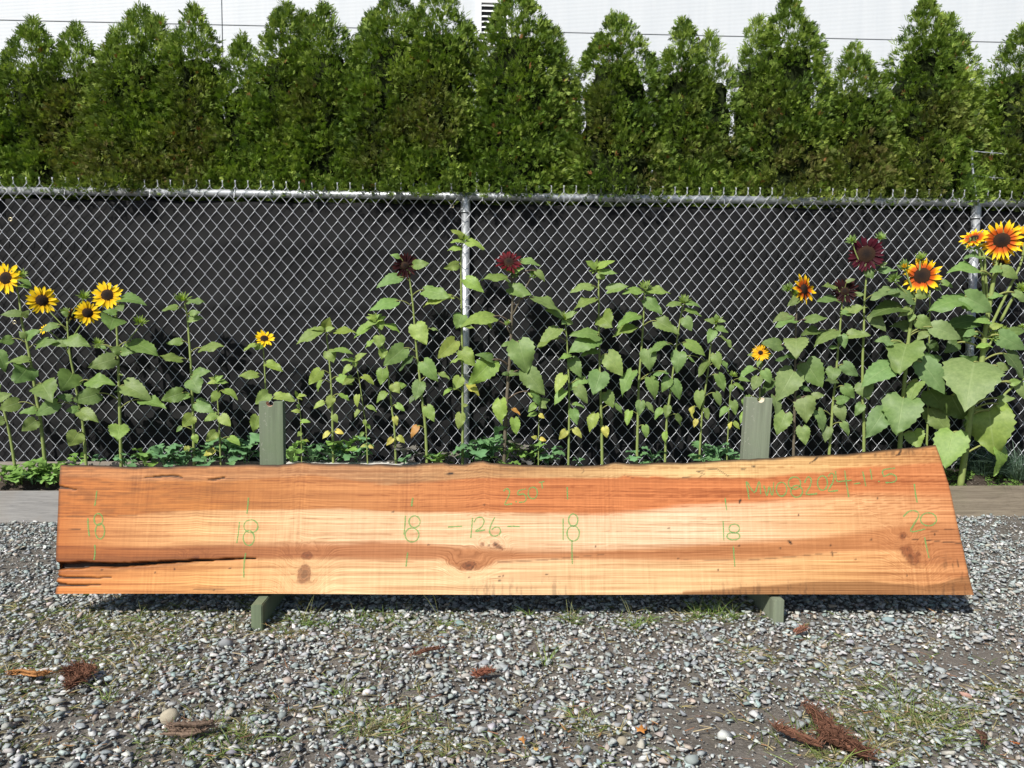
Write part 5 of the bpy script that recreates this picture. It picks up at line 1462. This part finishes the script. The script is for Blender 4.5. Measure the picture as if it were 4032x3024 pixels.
for a in [
    (4, 505, 1515, 50, 'small kale seedling at the slab top left corner, third stem of sunflowers', 'l', 4.26, 7),
    (4, 640, 1528, 42, 'low kale between the branching sunflower and its right neighbour', 'g', 4.27, 6),
    (4, 815, 1508, 60, 'kale at the foot of the yellow sunflower tilted up left', 'g', 4.27, 9),
    (4, 935, 1500, 72, 'kale just right of the fourth sunflower stem from the left', 'l', 4.25, 9),
    (4, 1070, 1478, 95, 'wide kale left of the stem with the spiky green bud', 'g', 4.26, 13),
    (4, 1190, 1490, 84, 'kale against the stem with the spiky green bud', 'g', 4.24, 12),
    (4, 1340, 1485, 86, 'kale between the spiky bud stem and the short leafy sunflower', 'g', 4.25, 12),
    (4, 1490, 1465, 88, 'kale right of the short leafy young sunflower', 'g', 4.27, 12),
    (4, 1600, 1470, 92, 'tall kale touching the left side of the left green upright', 'g', 4.24, 13),
    (4, 1890, 1475, 90, 'kale touching the right side of the left green upright', 'l', 4.24, 12),
    (4, 2020, 1490, 84, 'kale over the left end of the pale plank', 'g', 4.25, 12),
    (4, 2150, 1470, 84, 'kale at the foot of the budless drooping sunflower', 'g', 4.26, 12),
    (5, 30, 1455, 92, 'broad-leaved kale over the middle of the pale plank', 'l', 4.25, 10),
    (5, 110, 1462, 80, 'kale beside the thinnest stem over the pale plank', 'g', 4.26, 9),
    (5, 415, 1490, 78, 'purplish kale left of the small dark red flower stem', 'p', 4.24, 11),
    (5, 520, 1505, 52, 'low purplish kale at the foot of the small dark red flower stem', 'p', 4.23, 7),
    (5, 620, 1498, 80, 'green kale left of the middle post, right of the purplish ones', 'l', 4.24, 9),
    (5, 710, 1510, 60, 'purplish green kale just left of the middle post', 'p', 4.25, 8),
    (5, 870, 1478, 105, 'bushy kale just right of the middle post', 'g', 4.23, 14),
    (5, 975, 1425, 105, 'tallest kale, reaching up left of the purple sunflower stem', 'g', 4.22, 14),
    (5, 1060, 1490, 80, 'kale in front of the purple sunflower stem', 'l', 4.20, 10),
    (5, 1145, 1485, 92, 'dusky kale right of the purple sunflower stem', 'p', 4.23, 12),
    (5, 1260, 1475, 84, 'kale around the small seedling sunflower', 'l', 4.24, 10),
    (5, 1350, 1485, 70, 'rightmost of the kale row right of the middle post', 'g', 4.25, 9),
    (5, 1540, 1528, 40, 'low kale tips at the foot of the shorter budding sunflower', 'g', 4.24, 6),
    (5, 1920, 1512, 66, 'kale at the foot of the flat leafy bud stem', 'g', 4.24, 9),
    (5, 2020, 1510, 62, 'kale between the flat leafy bud stem and the right-leaning one', 'g', 4.25, 9),
    (6, 120, 1492, 80, 'kale second left of the right green upright', 'g', 4.24, 11),
    (6, 230, 1488, 82, 'kale left of the right green upright by the tiny bud stem', 'g', 4.23, 11),
    (6, 330, 1500, 66, 'kale touching the right green upright', 'g', 4.22, 9),
    (4, 40, 1612, 75, 'kale at the left picture edge above the grey board', 'l', 4.19, 10),
    (4, 130, 1622, 85, 'light green kale above the grey board, second from the left edge', 'l', 4.19, 12),
    (4, 215, 1632, 70, 'kale above the grey board, third from the left edge', 'g', 4.19, 10),
    (4, 265, 1600, 80, 'kale at the foot of the leftmost flowering stem', 'l', 4.21, 11),
    (4, 340, 1600, 90, 'kale just left of the slab corner above the grey board', 'l', 4.20, 13),
    (4, 360, 1640, 70, 'front kale against the left slab edge', 'l', 4.18, 9),
]:
    kale(*a)

# ================================================================== CLOVER, ORNAMENTAL GRASS
n = 1500
cx_ = rng.uniform(2.05, 3.3, n); cy_ = rng.uniform(4.14, 4.33, n)
keep = fbm(cx_ * 6, cy_ * 6) + (cx_ < 2.6) * 0.18 > 0.48
cx_, cy_ = cx_[keep], cy_[keep]; n = len(cx_)
Vv, Ff_, Tt = [], [], []
for i in range(n):
    z = float(soil_z(cx_[i], cy_[i])) + 0.01 + 0.05 * random.random() * float(vnoise(cx_[i] * 9, cy_[i] * 9))
    r = random.uniform(0.005, 0.010)
    up = Vector((random.gauss(0, .4), random.gauss(-.3, .4), 1)).normalized()
    a = up.orthogonal().normalized(); b_ = up.cross(a)
    for q in range(3):
        th = q * 2.094 + random.random()
        d = a * math.cos(th) + b_ * math.sin(th); e = up.cross(d)
        p = Vector((cx_[i], cy_[i], z)); b0 = len(Vv)
        Vv += [tuple(p), tuple(p + d * r + e * r * .55), tuple(p + d * r * 1.35), tuple(p + d * r - e * r * .55)]
        Ff_.append((b0, b0 + 1, b0 + 2, b0 + 3)); Tt += [np.array([.13, .235, .05]) * random.uniform(.7, 1.35)] * 4
cl = link('clover', np_mesh('clover', np.array(Vv), np.array(Ff_), {'tint': np.array(Tt)}, mats=[M_kale]))
tag(cl, 'small round-leaved clover covering the bed at the right end', 'clover', kind='stuff')

N = NT('grass_blade')
tint = N.attr('tint').outputs['Color']
M_grass = N.fin(tint, 0.6, spec=0.3)
N.translucent(N.mix(1.0, tint, (1.2, 1.25, 0.6), 'MULTIPLY'), 0.25)
def blades(P, D, L, W, bend, tint, seg=4):
    """vectorised curved grass strips"""
    n = len(P)
    D = D / np.linalg.norm(D, axis=1)[:, None]
    S = np.cross(D, rng.normal(0, 1, (n, 3))); S /= np.linalg.norm(S, axis=1)[:, None] + 1e-9
    Hd = D * np.array([1, 1, 0]); Hd += rng.normal(0, 0.05, (n, 3)) * np.array([1, 1, 0])
    Hd /= np.linalg.norm(Hd, axis=1)[:, None] + 1e-9
    V = np.zeros((n, (seg + 1) * 2, 3))
    for i in range(seg + 1):
        t = i / seg
        c = P + D * (L * t)[:, None] + (Hd * 0.75 - np.array([0, 0, 0.55])) * (L * bend * t * t)[:, None]
        w = (W * (1 - 0.92 * t ** 1.6))[:, None]
        V[:, 2 * i] = c - S * w; V[:, 2 * i + 1] = c + S * w
    idx = np.arange(n * (seg + 1) * 2).reshape(n, seg + 1, 2)
    F = np.stack([idx[:, :-1, 0], idx[:, 1:, 0], idx[:, 1:, 1], idx[:, :-1, 1]], -1).reshape(-1, 4)
    return V.reshape(-1, 3), F, np.repeat(tint, (seg + 1) * 2, axis=0)
def tuft(px, py, n, L, spread, label, col, z=None, W=0.0016, name='ornamental_grass', cat='grass tuft', bend=0.9, Y=4.24, up=1.0):
    c = atY(px, py, Y) if z is None else atZ(px, py, 0.0)
    base = Vector((c.x, c.y, float(soil_z(c.x, c.y)) if z is None else z))
    root = empty(name, base)
    th = rng.uniform(0, 2 * np.pi, n)
    P = np.stack([np.cos(th), np.sin(th), th * 0], 1) * (rng.random((n, 1)) ** 0.6 * spread * (0.35 if z is None else 0.9))
    th = th + (0 if z is None else rng.normal(0, 1.6, n))
    D = np.stack([np.cos(th) * rng.uniform(.1, .9, n), np.sin(th) * rng.uniform(.1, .9, n), up * rng.uniform(.5, 1.2, n)], 1)
    V, F, T_ = blades(P, D, rng.uniform(.5, 1.1, n) * L, np.full(n, W), rng.uniform(.3, 1.0, n) * bend, col * rng.uniform(.6, 1.4, (n, 1)))
    link('blades', np_mesh('blades', V, F, {'tint': T_}, mats=[M_grass]), root)
    tag(root, label, cat)
tuft(4010, 1880, 420, 0.34, 0.22, 'blue-green ornamental grass tuft at the right edge of the bed', np.array([.105, .165, .115]), Y=4.26)
tuft(3880, 1885, 260, 0.26, 0.2, 'darker low ornamental grass under the largest sunflower', np.array([.05, .09, .06]), Y=4.30)
# ================================================================== GRAVEL
N = NT('crushed_stone')
cc = N.attr('Col').outputs['Color']
nz = N.noise(N.co(), 160, 4, 0.65)
c = N.mix(N.ramp(nz, [(0.3, 0.0), (0.7, 1.0)]), N.mix(1.0, cc, (0.78, 0.78, 0.78), 'MULTIPLY'), N.mix(1.0, cc, (1.2, 1.2, 1.18), 'MULTIPLY'))
N.bump(nz, 0.3, 0.002)
M_stone = N.fin(c, 0.9, spec=0.2)
def rock_template(npts, flat, rnd=0.0):
    bm = bmesh.new()
    for i in range(npts):
        d = Vector((random.gauss(0, 1), random.gauss(0, 1), random.gauss(0, 1))).normalized()
        r = random.uniform(0.75, 1.0)
        bm.verts.new((d.x * r, d.y * r * random.uniform(.75, 1), d.z * r * flat))
    ret = bmesh.ops.convex_hull(bm, input=list(bm.verts))
    for g in set(ret['geom_interior'] + ret['geom_unused']):
        if isinstance(g, bmesh.types.BMVert) and g.is_valid: bm.verts.remove(g)
    bmesh.ops.triangulate(bm, faces=list(bm.faces))
    bm.verts.index_update()
    V = np.array([v.co[:] for v in bm.verts]); F = np.array([[v.index for v in f.verts] for f in bm.faces])
    bm.free()
    return V, F
T_BIG = [rock_template(random.randint(8, 9), random.uniform(.35, .65)) for _ in range(26)]
T_MID = [rock_template(7, random.uniform(.35, .7)) for _ in range(22)]
T_SML = [rock_template(6, random.uniform(.6, .9)) for _ in range(14)]
PAL = np.array([[.30, .315, .31], [.36, .375, .37], [.25, .27, .275], [.42, .425, .41], [.245, .285, .28], [.30, .34, .335], [.33, .31, .275], [.20, .21, .215], [.58, .575, .55], [.30, .265, .23], [.36, .30, .25], [.23, .29, .29]])
PW_ = np.array([.17, .15, .14, .09, .10, .08, .08, .07, .04, .04, .02, .02]); PW_ = PW_ / PW_.sum()
def stone_colors(n):
    return PAL[rng.choice(len(PAL), n, p=PW_)] * 0.98 * rng.uniform(.75, 1.22, (n, 1)) * rng.normal(1, .025, (n, 3))
def rand_rot(n, tilt):
    yaw = rng.uniform(0, 2 * np.pi, n); ax = rng.uniform(0, 2 * np.pi, n); t = rng.normal(0, tilt, n)
    cz, sz_ = np.cos(yaw), np.sin(yaw)
    Rz = np.zeros((n, 3, 3)); Rz[:, 0, 0] = cz; Rz[:, 0, 1] = -sz_; Rz[:, 1, 0] = sz_; Rz[:, 1, 1] = cz; Rz[:, 2, 2] = 1
    k = np.stack([np.cos(ax), np.sin(ax), ax * 0], 1)
    K = np.zeros((n, 3, 3)); K[:, 0, 2] = k[:, 1]; K[:, 1, 2] = -k[:, 0]; K[:, 2, 0] = -k[:, 1]; K[:, 2, 1] = k[:, 0]
    I = np.eye(3)[None]
    Rt_ = I + np.sin(t)[:, None, None] * K + (1 - np.cos(t))[:, None, None] * (K @ K)
    return Rt_ @ Rz
def scatter(n, templates, r_lo, r_hi, dirt_keep, tilt=.45, zj=0.006, ylo=1.60, power=1.0):
    y = rng.uniform(ylo, Y_BOARD - 0.012, n); hw = 0.75 * y + 0.75
    x = rng.uniform(-1, 1, n) * 3.85
    ok = np.abs(x) < hw
    dm = dirt_mask(x, y)
    ok &= rng.random(n) > dm * (1 - dirt_keep)
    x, y = x[ok], y[ok]; n = len(x)
    r = r_lo + (r_hi - r_lo) * rng.random(n) ** power
    return x, y, r
def build_stuff(sets, name, label):
    Vs, Fs, Cs, off = [], [], [], 0
    for x, y, r, templates, tilt, zj, emb in sets:
        n = len(x); R = rand_rot(n, tilt); tid = rng.integers(0, len(templates), n)
        col = stone_colors(n); z0 = ground_h(x, y) + r * emb + rng.random(n) * zj
        sc = np.stack([r * rng.uniform(.9, 1.25, n), r * rng.uniform(.75, 1.05, n), r * rng.uniform(.8, 1.1, n)], 1)
        for t, (TV, TF) in enumerate(templates):
            m = np.where(tid == t)[0]
            if not len(m): continue
            P = np.einsum('nij,nkj->nki', R[m], TV[None] * sc[m][:, None, :]) + np.stack([x[m], y[m], z0[m]], 1)[:, None, :]
            Vs.append(P.reshape(-1, 3)); k = len(TV)
            Fs.append((TF[None] + (np.arange(len(m)) * k)[:, None, None] + off).reshape(-1, 3)); off += len(m) * k
            Cs.append(np.repeat(col[m], k, axis=0))
    o = link(name, np_mesh(name, np.concatenate(Vs), np.concatenate(Fs), {'Col': np.concatenate(Cs)}, mats=[M_stone]))
    tag(o, label, 'gravel', kind='stuff')
    return o
sets = []
x, y, r = scatter(40000, T_BIG, .0090, .0200, .22, power=2.0); sets.append((x, y, r, T_BIG, .35, .010, .28))
x, y, r = scatter(58000, T_MID, .0048, .0088, .42, power=1.0); sets.append((x, y, r, T_MID, .45, .009, .30))
x, y, r = scatter(20000, T_SML, .0022, .0046, .75); sets.append((x, y, r, T_SML, .6, .003, .35))
build_stuff(sets, 'gravel', 'grey crushed gravel spread over the whole ground in front of the planter')
# the larger stones one can pick out, each an object of its own on the ground
for TV, TF in T_BIG[:14]:
    pass
stone_meshes = []
for t in range(14):
    TV, TF = rock_template(random.randint(11, 15), random.uniform(.5, .75))
    for ci in range(3):
        colr = stone_colors(1)[0]
        stone_meshes.append(np_mesh('stone', TV, TF, {'Col': np.tile(colr, (len(TV), 1))}, mats=[M_stone]))
for i in range(260):
    yy = random.uniform(1.75, 3.6); xx = random.uniform(-1, 1) * (0.66 * yy + 0.15)
    if float(dirt_mask(xx, yy)) > 0.75: continue
    o = bpy.data.objects.new('stone', random.choice(stone_meshes)); C.objects.link(o); o.parent = ground
    s = random.uniform(.012, .019)
    o.scale = (s * random.uniform(1, 1.3), s * random.uniform(.75, 1), s * random.uniform(.8, 1.1))
    o.location = (xx, yy, float(ground_h(xx, yy)) + s * 0.35)
    o.rotation_euler = (random.gauss(0, .3), random.gauss(0, .3), random.uniform(0, 6.28))
# distinct stones
def big_stone(px, py, rpx, col, label, flat=.65, roundness=0, squash=1.0):
    g = atZ(px, py, 0.01)
    R = rpx * g.y / FPX
    if roundness:
        bm = bmesh.new(); bmesh.ops.create_icosphere(bm, subdivisions=3, radius=1)
        for v_ in bm.verts:
            k = 1 + 0.10 * (float(fbm(v_.co.x * 2 + 9, v_.co.y * 2 + px, v_.co.z * 2 + 3)) - 0.5) * 2
            v_.co = Vector((v_.co.x * k, v_.co.y * k * .85, v_.co.z * k * flat * 1.2))
        V = np.array([v_.co[:] for v_ in bm.verts]); F = np.array([[v_.index for v_ in f.verts] for f in bm.faces]); bm.free()
    else:
        V, F = rock_template(16, flat)
    colv = np.tile(np.array(col) * 0.85, (len(V), 1)) * (0.9 + 0.2 * rng.random((len(V), 1)))
    o = link('stone', np_mesh('stone', V, F, {'Col': colv}, smooth=bool(roundness), mats=[M_stone]))
    o.scale = (R, R * .8 * squash, R * .9)
    o.location = (g.x, g.y, 0.004 + R * flat * 0.55)
    o.rotation_euler = (random.gauss(0, .12), random.gauss(0, .12), random.uniform(-.5, .5))
    tag(o, label, 'stone', 'larger stones lying on the gravel')
big_stone(668, 2829, 37, (.40, .355, .27), 'rounded tan cobble in the front left gravel', .8, 1)
big_stone(1970, 2513, 25, (.72, .71, .68), 'bright white stone in front of the slab centre', .7)
big_stone(1806, 2458, 30, (.20, .29, .285), 'blue-green stone near the slab shadow left of the white stone', .6)
big_stone(3493, 2449, 36, (.24, .315, .325), 'broad blue-grey stone at the slab shadow edge on the right', .6)
big_stone(2855, 2901, 40, (.52, .53, .51), 'pale grey stone left of the big bark shred, front right', .75)
big_stone(3800, 2737, 33, (.42, .26, .215), 'flat pinkish stone at the right', .5, 0)
big_stone(2724, 2996, 42, (.30, .335, .325), 'large grey-green stone at the bottom edge right of centre', .7)
big_stone(232, 2762, 44, (.36, .36, .35), 'large grey stone near the left bark clump', .6)
big_stone(1902, 2614, 34, (.30, .32, .34), 'flat grey stone in the dirt patch at centre', .5)
big_stone(1982, 2630, 34, (.33, .345, .35), 'angular grey stone right of the flat one in the dirt patch', .6)
big_stone(2226, 2626, 36, (.34, .345, .33), 'large grey stone right of the centre dirt patch', .6)
big_stone(1978, 2960, 30, (.185, .14, .12), 'dark brown stone near the bottom edge at centre', .75)
big_stone(2612, 2995, 34, (.46, .40, .36), 'pinkish grey stone at the bottom edge', .6)
big_stone(2450, 2920, 24, (.34, .30, .23), 'small tan stone near the orange maple leaf', .8, 1)
big_stone(270, 2622, 36, (.26, .29, .30), 'slaty stone beyond the left bark clump', .5)
big_stone(1822, 2660, 40, (.40, .38, .35), 'pale flat stone left of the centre dirt patch', .35)
big_stone(310, 2856, 36, (.30, .32, .33), 'flat slate-grey stone near the front left', .35)
big_stone(890, 2540, 42, (.29, .30, .31), 'grey stone in front of the left stand foot', .55)
big_stone(1135, 2680, 34, (.37, .31, .27), 'brownish wedge stone left of centre', .6)

# ================================================================== WEEDS AND LITTER
def weed_density(px, py):
    pts = [(120, 2430, 220, 60, 1.0), (420, 2480, 330, 80, 1.2), (760, 2440, 200, 60, 1.2), (1150, 2470, 160, 50, 1.3), (480, 2600, 300, 70, .9), (150, 2680, 200, 80, .8), (820, 2900, 160, 70, .9), (1520, 2850, 180, 50, 1.2), (1500, 2460, 160, 40, 1.1), (1740, 2480, 140, 50, .9), (1500, 2600, 150, 70, .5),
           (2250, 2440, 80, 30, 1.2), (2480, 2460, 90, 35, 1.3), (2820, 2420, 120, 45, 1.6), (2960, 2590, 80, 30, .8), (2300, 2850, 90, 50, .9), (1990, 2910, 80, 40, .7), (1730, 2960, 100, 40, .9), (3250, 2610, 150, 40, .6), (3600, 2850, 200, 70, 1.5), (3350, 2960, 160, 40, 1.2), (3960, 2740, 90, 50, .7), (2150, 2590, 60, 60, .7), (60, 2900, 120, 80, .6), (3400, 2700, 120, 60, .6)]
    d = 0
    for x, y, sx_, sy_, w_ in pts:
        d = d + w_ * np.exp(-((px - x) / sx_) ** 2 - ((py - y) / sy_) ** 2)
    return d + 0.07
nt_ = 9000
px_ = rng.uniform(-150, 4180, nt_); py_ = 2330 + 700 * rng.random(nt_)
keep = rng.random(nt_) < weed_density(px_, py_) * 0.55
P0, Dd, Ll, Ww, Bb, Tt = [], [], [], [], [], []
for a_, b_ in zip(px_[keep], py_[keep]):
    g = atZ(a_, b_, 0.0)
    nb_ = random.randint(3, 8)
    dry = random.random()
    for k in range(nb_):
        th = random.uniform(0, 6.28)
        P0.append((g.x + random.gauss(0, .006), g.y + random.gauss(0, .006), 0.003))
        el = random.uniform(.25, 1.2)
        Dd.append((math.cos(th), math.sin(th), el))
        Ll.append(random.uniform(.02, .062)); Ww.append(random.uniform(.0007, .0017)); Bb.append(random.uniform(.2, 1.0))
        gr = np.array([.13, .185, .045]) if random.random() > .42 else np.array([.30, .255, .12])
        if dry > .7: gr = np.array([.30, .26, .14])
        Tt.append(gr * random.uniform(.6, 1.35))
# taller seed stalks near the slab shadow
for a_, b_, h_ in [(1010, 2430, .10), (1180, 2470, .16), (1215, 2470, .14), (1290, 2480, .12), (1730, 2470, .17), (1400, 2450, .10), (2240, 2450, .15), (2265, 2455, .10), (2080, 2430, .08), (2500, 2470, .12), (2560, 2450, .10), (2750, 2430, .12), (2800, 2430, .13), (2880, 2440, .11), (560, 2450, .09), (420, 2760, .13), (1350, 2740, .12), (2150, 2620, .13), (3240, 2880, .10)]:
    g = atZ(a_, b_, 0.0)
    for k in range(3):
        P0.append((g.x + random.gauss(0, .008), g.y + random.gauss(0, .008), 0.0)); Dd.append((random.gauss(0, .22), random.gauss(0, .22), 1.0)); Ll.append(h_ * random.uniform(.6, 1.1)); Ww.append(.0009); Bb.append(random.uniform(.1, .35)); Tt.append(np.array([.26, .28, .11]) * random.uniform(.8, 1.2))
    for k in range(14):
        P0.append((g.x + random.gauss(0, .012), g.y + random.gauss(0, .01), 0.0)); th = random.uniform(0, 6.28); Dd.append((math.cos(th) * .6, math.sin(th) * .6, 1.0)); Ll.append(random.uniform(.03, .085)); Ww.append(.0018); Bb.append(random.uniform(.3, .9)); Tt.append(np.array([.13, .205, .045]) * random.uniform(.7, 1.3))
V, F, T_ = blades(np.array(P0), np.array(Dd), np.array(Ll), np.array(Ww), np.array(Bb), np.array(Tt), 3)
wd = link('weed_grass', np_mesh('weed_grass', V, F, {'tint': T_}, mats=[M_grass]))
tag(wd, 'thin green and straw-coloured weed grass growing up through the gravel', 'weeds', kind='stuff')
tuft(3560, 2850, 170, 0.12, 0.2, 'sprawling weed grass clump right of the big bark shred', np.array([.15, .20, .06]), z=0.0, W=.0013, name='weed_tuft', bend=.8, up=.5)
tuft(3290, 2990, 100, 0.10, 0.14, 'weed grass clump in front of the big bark shred at the bottom edge', np.array([.17, .22, .06]), z=0.0, W=.0013, name='weed_tuft', bend=.7, up=.6)
tuft(1500, 2862, 60, 0.08, 0.10, 'weed grass clump in the gravel front left of centre', np.array([.13, .19, .05]), z=0.0, W=.0013, name='weed_tuft', bend=.7, up=.6)
tuft(2790, 2425, 60, 0.11, 0.09, 'tall weed grass clump at the slab shadow left of the right stand foot', np.array([.14, .22, .05]), z=0.0, W=.0013, name='weed_tuft', bend=.5, up=1.2)
tuft(1500, 2455, 70, 0.07, 0.12, 'small weed grass clump at the slab shadow left of centre', np.array([.14, .21, .05]), z=0.0, W=.0012, name='weed_tuft', bend=.6, up=.9)
tuft(830, 2935, 50, 0.09, 0.12, 'weed grass clump in front of the tan cobble', np.array([.12, .18, .05]), z=0.0, W=.0014, name='weed_tuft', bend=.7, up=.6)

# straw and wood splinters: uncountable litter
n = 700
a_ = rng.uniform(-100, 4130, n); b_ = 2340 + 690 * rng.random(n)
M = MB(); Tcol = []
for i in range(n):
    g = atZ(a_[i], b_[i], 0.0)
    th = random.uniform(0, math.pi); L = random.uniform(.006, .035) * (1.6 if random.random() < .12 else 1); w_ = random.uniform(.0006, .0028)
    d = Vector((math.cos(th), math.sin(th), random.gauss(0, .12))); s_ = Vector((-math.sin(th), math.cos(th), 0)) * w_; u_ = Vector((0, 0, w_ * .6))
    p = Vector((g.x, g.y, random.uniform(.010, .020)))
    q = p + d * L
    M.add([p - s_, p + s_, p + u_, q - s_ * .4, q + s_ * .4, q + u_], [(0, 3, 5, 2), (1, 2, 5, 4), (0, 1, 4, 3), (0, 2, 1), (3, 4, 5)])
    cl_ = random.choice([(.34, .27, .16), (.26, .13, .07), (.16, .075, .045), (.42, .34, .20), (.30, .16, .07)])
    Tcol += [np.array(cl_) * random.uniform(.7, 1.2)] * 6
me = bpy.data.meshes.new('litter'); me.from_pydata(M.v, [], M.f)
A = np.ones((len(M.v), 4), np.float32); A[:, :3] = np.array(Tcol)
me.attributes.new('tint', 'FLOAT_COLOR', 'POINT').data.foreach_set('color', A.ravel())
lit = link('litter', me, mat=M_grass)
tag(lit, 'straw bits and small bark splinters strewn on the gravel', 'litter', kind='stuff')

# bark shreds
N = NT('fibrous_red_bark')
tint = N.attr('tint').outputs['Color']
nz = N.noise(N.co(), 220, 4, 0.7)
N.bump(nz, 0.7, 0.004)
M_shred = N.fin(N.mix(nz, N.mix(1.0, tint, (.55, .5, .5), 'MULTIPLY'), N.mix(1.0, tint, (1.35, 1.3, 1.25), 'MULTIPLY')), 0.9, spec=0.12)
def bark(pieces, label, col=(.115, .058, .038), fuzz=50, name='bark_shred', lift=.012):
    """pieces: list of (points px, half width m)"""
    c0 = atZ(*pieces[0][0][0], 0.0)
    root = empty(name, (c0.x, c0.y, 0))
    def tube_obj(nm, lst):
        b = MB(); tl = []
        for pts, rad, cl_ in lst:
            n0 = len(b.v); b.tube(pts, rad, 6); tl += [cl_] * (len(b.v) - n0)
        me = bpy.data.meshes.new(nm); me.from_pydata(b.v, [], b.f)
        A = np.ones((len(b.v), 4), np.float32); A[:, :3] = np.array(tl)
        me.attributes.new('tint', 'FLOAT_COLOR', 'POINT').data.foreach_set('color', A.ravel())
        return link(nm, me, root, mat=M_shred)
    fib = []
    for pts, hw in pieces:
        g = [atZ(*p, lift) for p in pts]
        cm = catmull([q - Vector((c0.x, c0.y, 0)) + Vector((0, 0, lift + hw * .5 + random.uniform(0, .008))) for q in g], 6)
        strands = []
        for k in range(9):
            o_ = Vector((random.gauss(0, .55), random.gauss(0, .55), random.gauss(.1, .4))) * hw
            sub = cm[random.randint(0, 2):len(cm) - random.randint(0, 3)]
            pl = [q + o_ + Vector((random.gauss(0, .08), random.gauss(0, .08), random.gauss(0, .06))) * hw for q in sub]
            rr = [hw * random.uniform(.22, .42) * (0.35 + math.sin(math.pi * (i + .6) / (len(pl) + .2))) for i in range(len(pl))]
            strands.append((pl, rr, np.array(col) * random.uniform(.6, 1.6)))
        tube_obj('bark_piece', strands)
        for k in range(int(fuzz * (len(pts) - 1) / max(1, len(pieces)))):
            q = random.choice(cm)
            d = Vector((random.gauss(0, 1), random.gauss(0, 1), random.uniform(0, 1))).normalized() * random.uniform(.8, 2.6) * hw
            q = q + Vector((random.gauss(0, .5), random.gauss(0, .5), random.gauss(.1, .3))) * hw
            fib.append(([q, q + d * .6 + Vector((0, 0, .15 * hw)), q + d], [.0011, .0008, .0003], np.array(col) * random.uniform(.6, 2.0)))
    if fib: tube_obj('fibres', fib)
    tag(root, label, 'bark', 'bark pieces on the gravel')
R6z = lambda x, y: (2688 + x * S_, 2300 + y * S_)
R5z = lambda x, y: (1344 + x * S_, 2300 + y * S_)
R4z = lambda x, y: (x * S_, 2300 + y * S_)
bark([([R6z(800, 845), R6z(880, 920), R6z(960, 1000), R6z(1070, 1070)], .016), ([R6z(590, 975), R6z(700, 1010), R6z(800, 1060), R6z(900, 1090)], .010), ([R6z(900, 1010), R6z(960, 1060), R6z(1040, 1090), R6z(1120, 1130), R6z(1220, 1195)], .017)], 'large reddish shred of fibrous bark at the bottom right', fuzz=170)
bark([([R4z(430, 640), R4z(500, 610), R4z(590, 620)], .017), ([R4z(440, 700), R4z(520, 660), R4z(580, 650)], .012)], 'tangled clump of red bark fibres at the left', fuzz=190)
bark([([R4z(60, 620), R4z(150, 605), R4z(240, 625), R4z(320, 610)], .007)], 'orange bark strip near the left edge', (.26, .13, .05), fuzz=40)
bark([([R4z(1080, 990), R4z(1180, 985), R4z(1290, 985), R4z(1400, 965)], .013)], 'grey-brown weathered bark piece front left of centre', (.17, .125, .095), fuzz=40)
bark([([R5z(460, 495), R5z(560, 470), R5z(660, 450)], .006)], 'thin red bark strip near the slab shadow left of centre', fuzz=50)
bark([([R5z(860, 640), R5z(920, 615), R5z(980, 600)], .008)], 'red bark fibres in the centre dirt patch', (.17, .07, .045), fuzz=60)
bark([([R6z(730, 350), R6z(770, 330), R6z(800, 325)], .010)], 'reddish bark chip in front of the right stand foot', (.22, .11, .075), fuzz=14)
bark([([R6z(1900, 1000), R6z(1940, 1040), R6z(1945, 1090)], .006)], 'dark curved bark sliver at the far bottom right', (.09, .05, .035), fuzz=6)
# dry maple leaves
def dry_leaf(px, py, R, label, col):
    g = atZ(px, py, 0.0)
    bm_v, n_ = [(0, 0, .004)], 15
    for k in range(n_):
        a_ = 2 * math.pi * k / n_
        r = R * (1.0 if k % 3 == 0 else .55) * random.uniform(.85, 1.1)
        bm_v.append((r * math.cos(a_), r * math.sin(a_), random.uniform(.002, .012)))
    F = np.array([(0, 1 + k, 1 + (k + 1) % n_) for k in range(n_)])
    o = link('dry_leaf', np_mesh('dry_leaf', np.array(bm_v), F, {'tint': np.tile(np.array(col), (n_ + 1, 1))}, mats=[M_grass]))
    o.location = (g.x, g.y, .018)
    sm = o.modifiers.new('t', 'SOLIDIFY'); sm.thickness = .0006
    tag(o, label, 'leaf', 'dry leaves on the gravel')
dry_leaf(2524, 2908, .017, 'orange dry leaf at the bottom edge right of centre', (.55, .24, .06))
dry_leaf(2056, 2952, .013, 'small orange dry leaf beside the dark brown stone', (.52, .24, .07))
dry_leaf(2110, 2985, .010, 'tiny tan dry leaf at the bottom edge', (.5, .34, .12))
dry_leaf(3996, 2962, .014, 'orange dry leaf at the right picture edge', (.45, .16, .06))
# thin chalky spider web strands hung over the cedar left of centre are left to the foliage
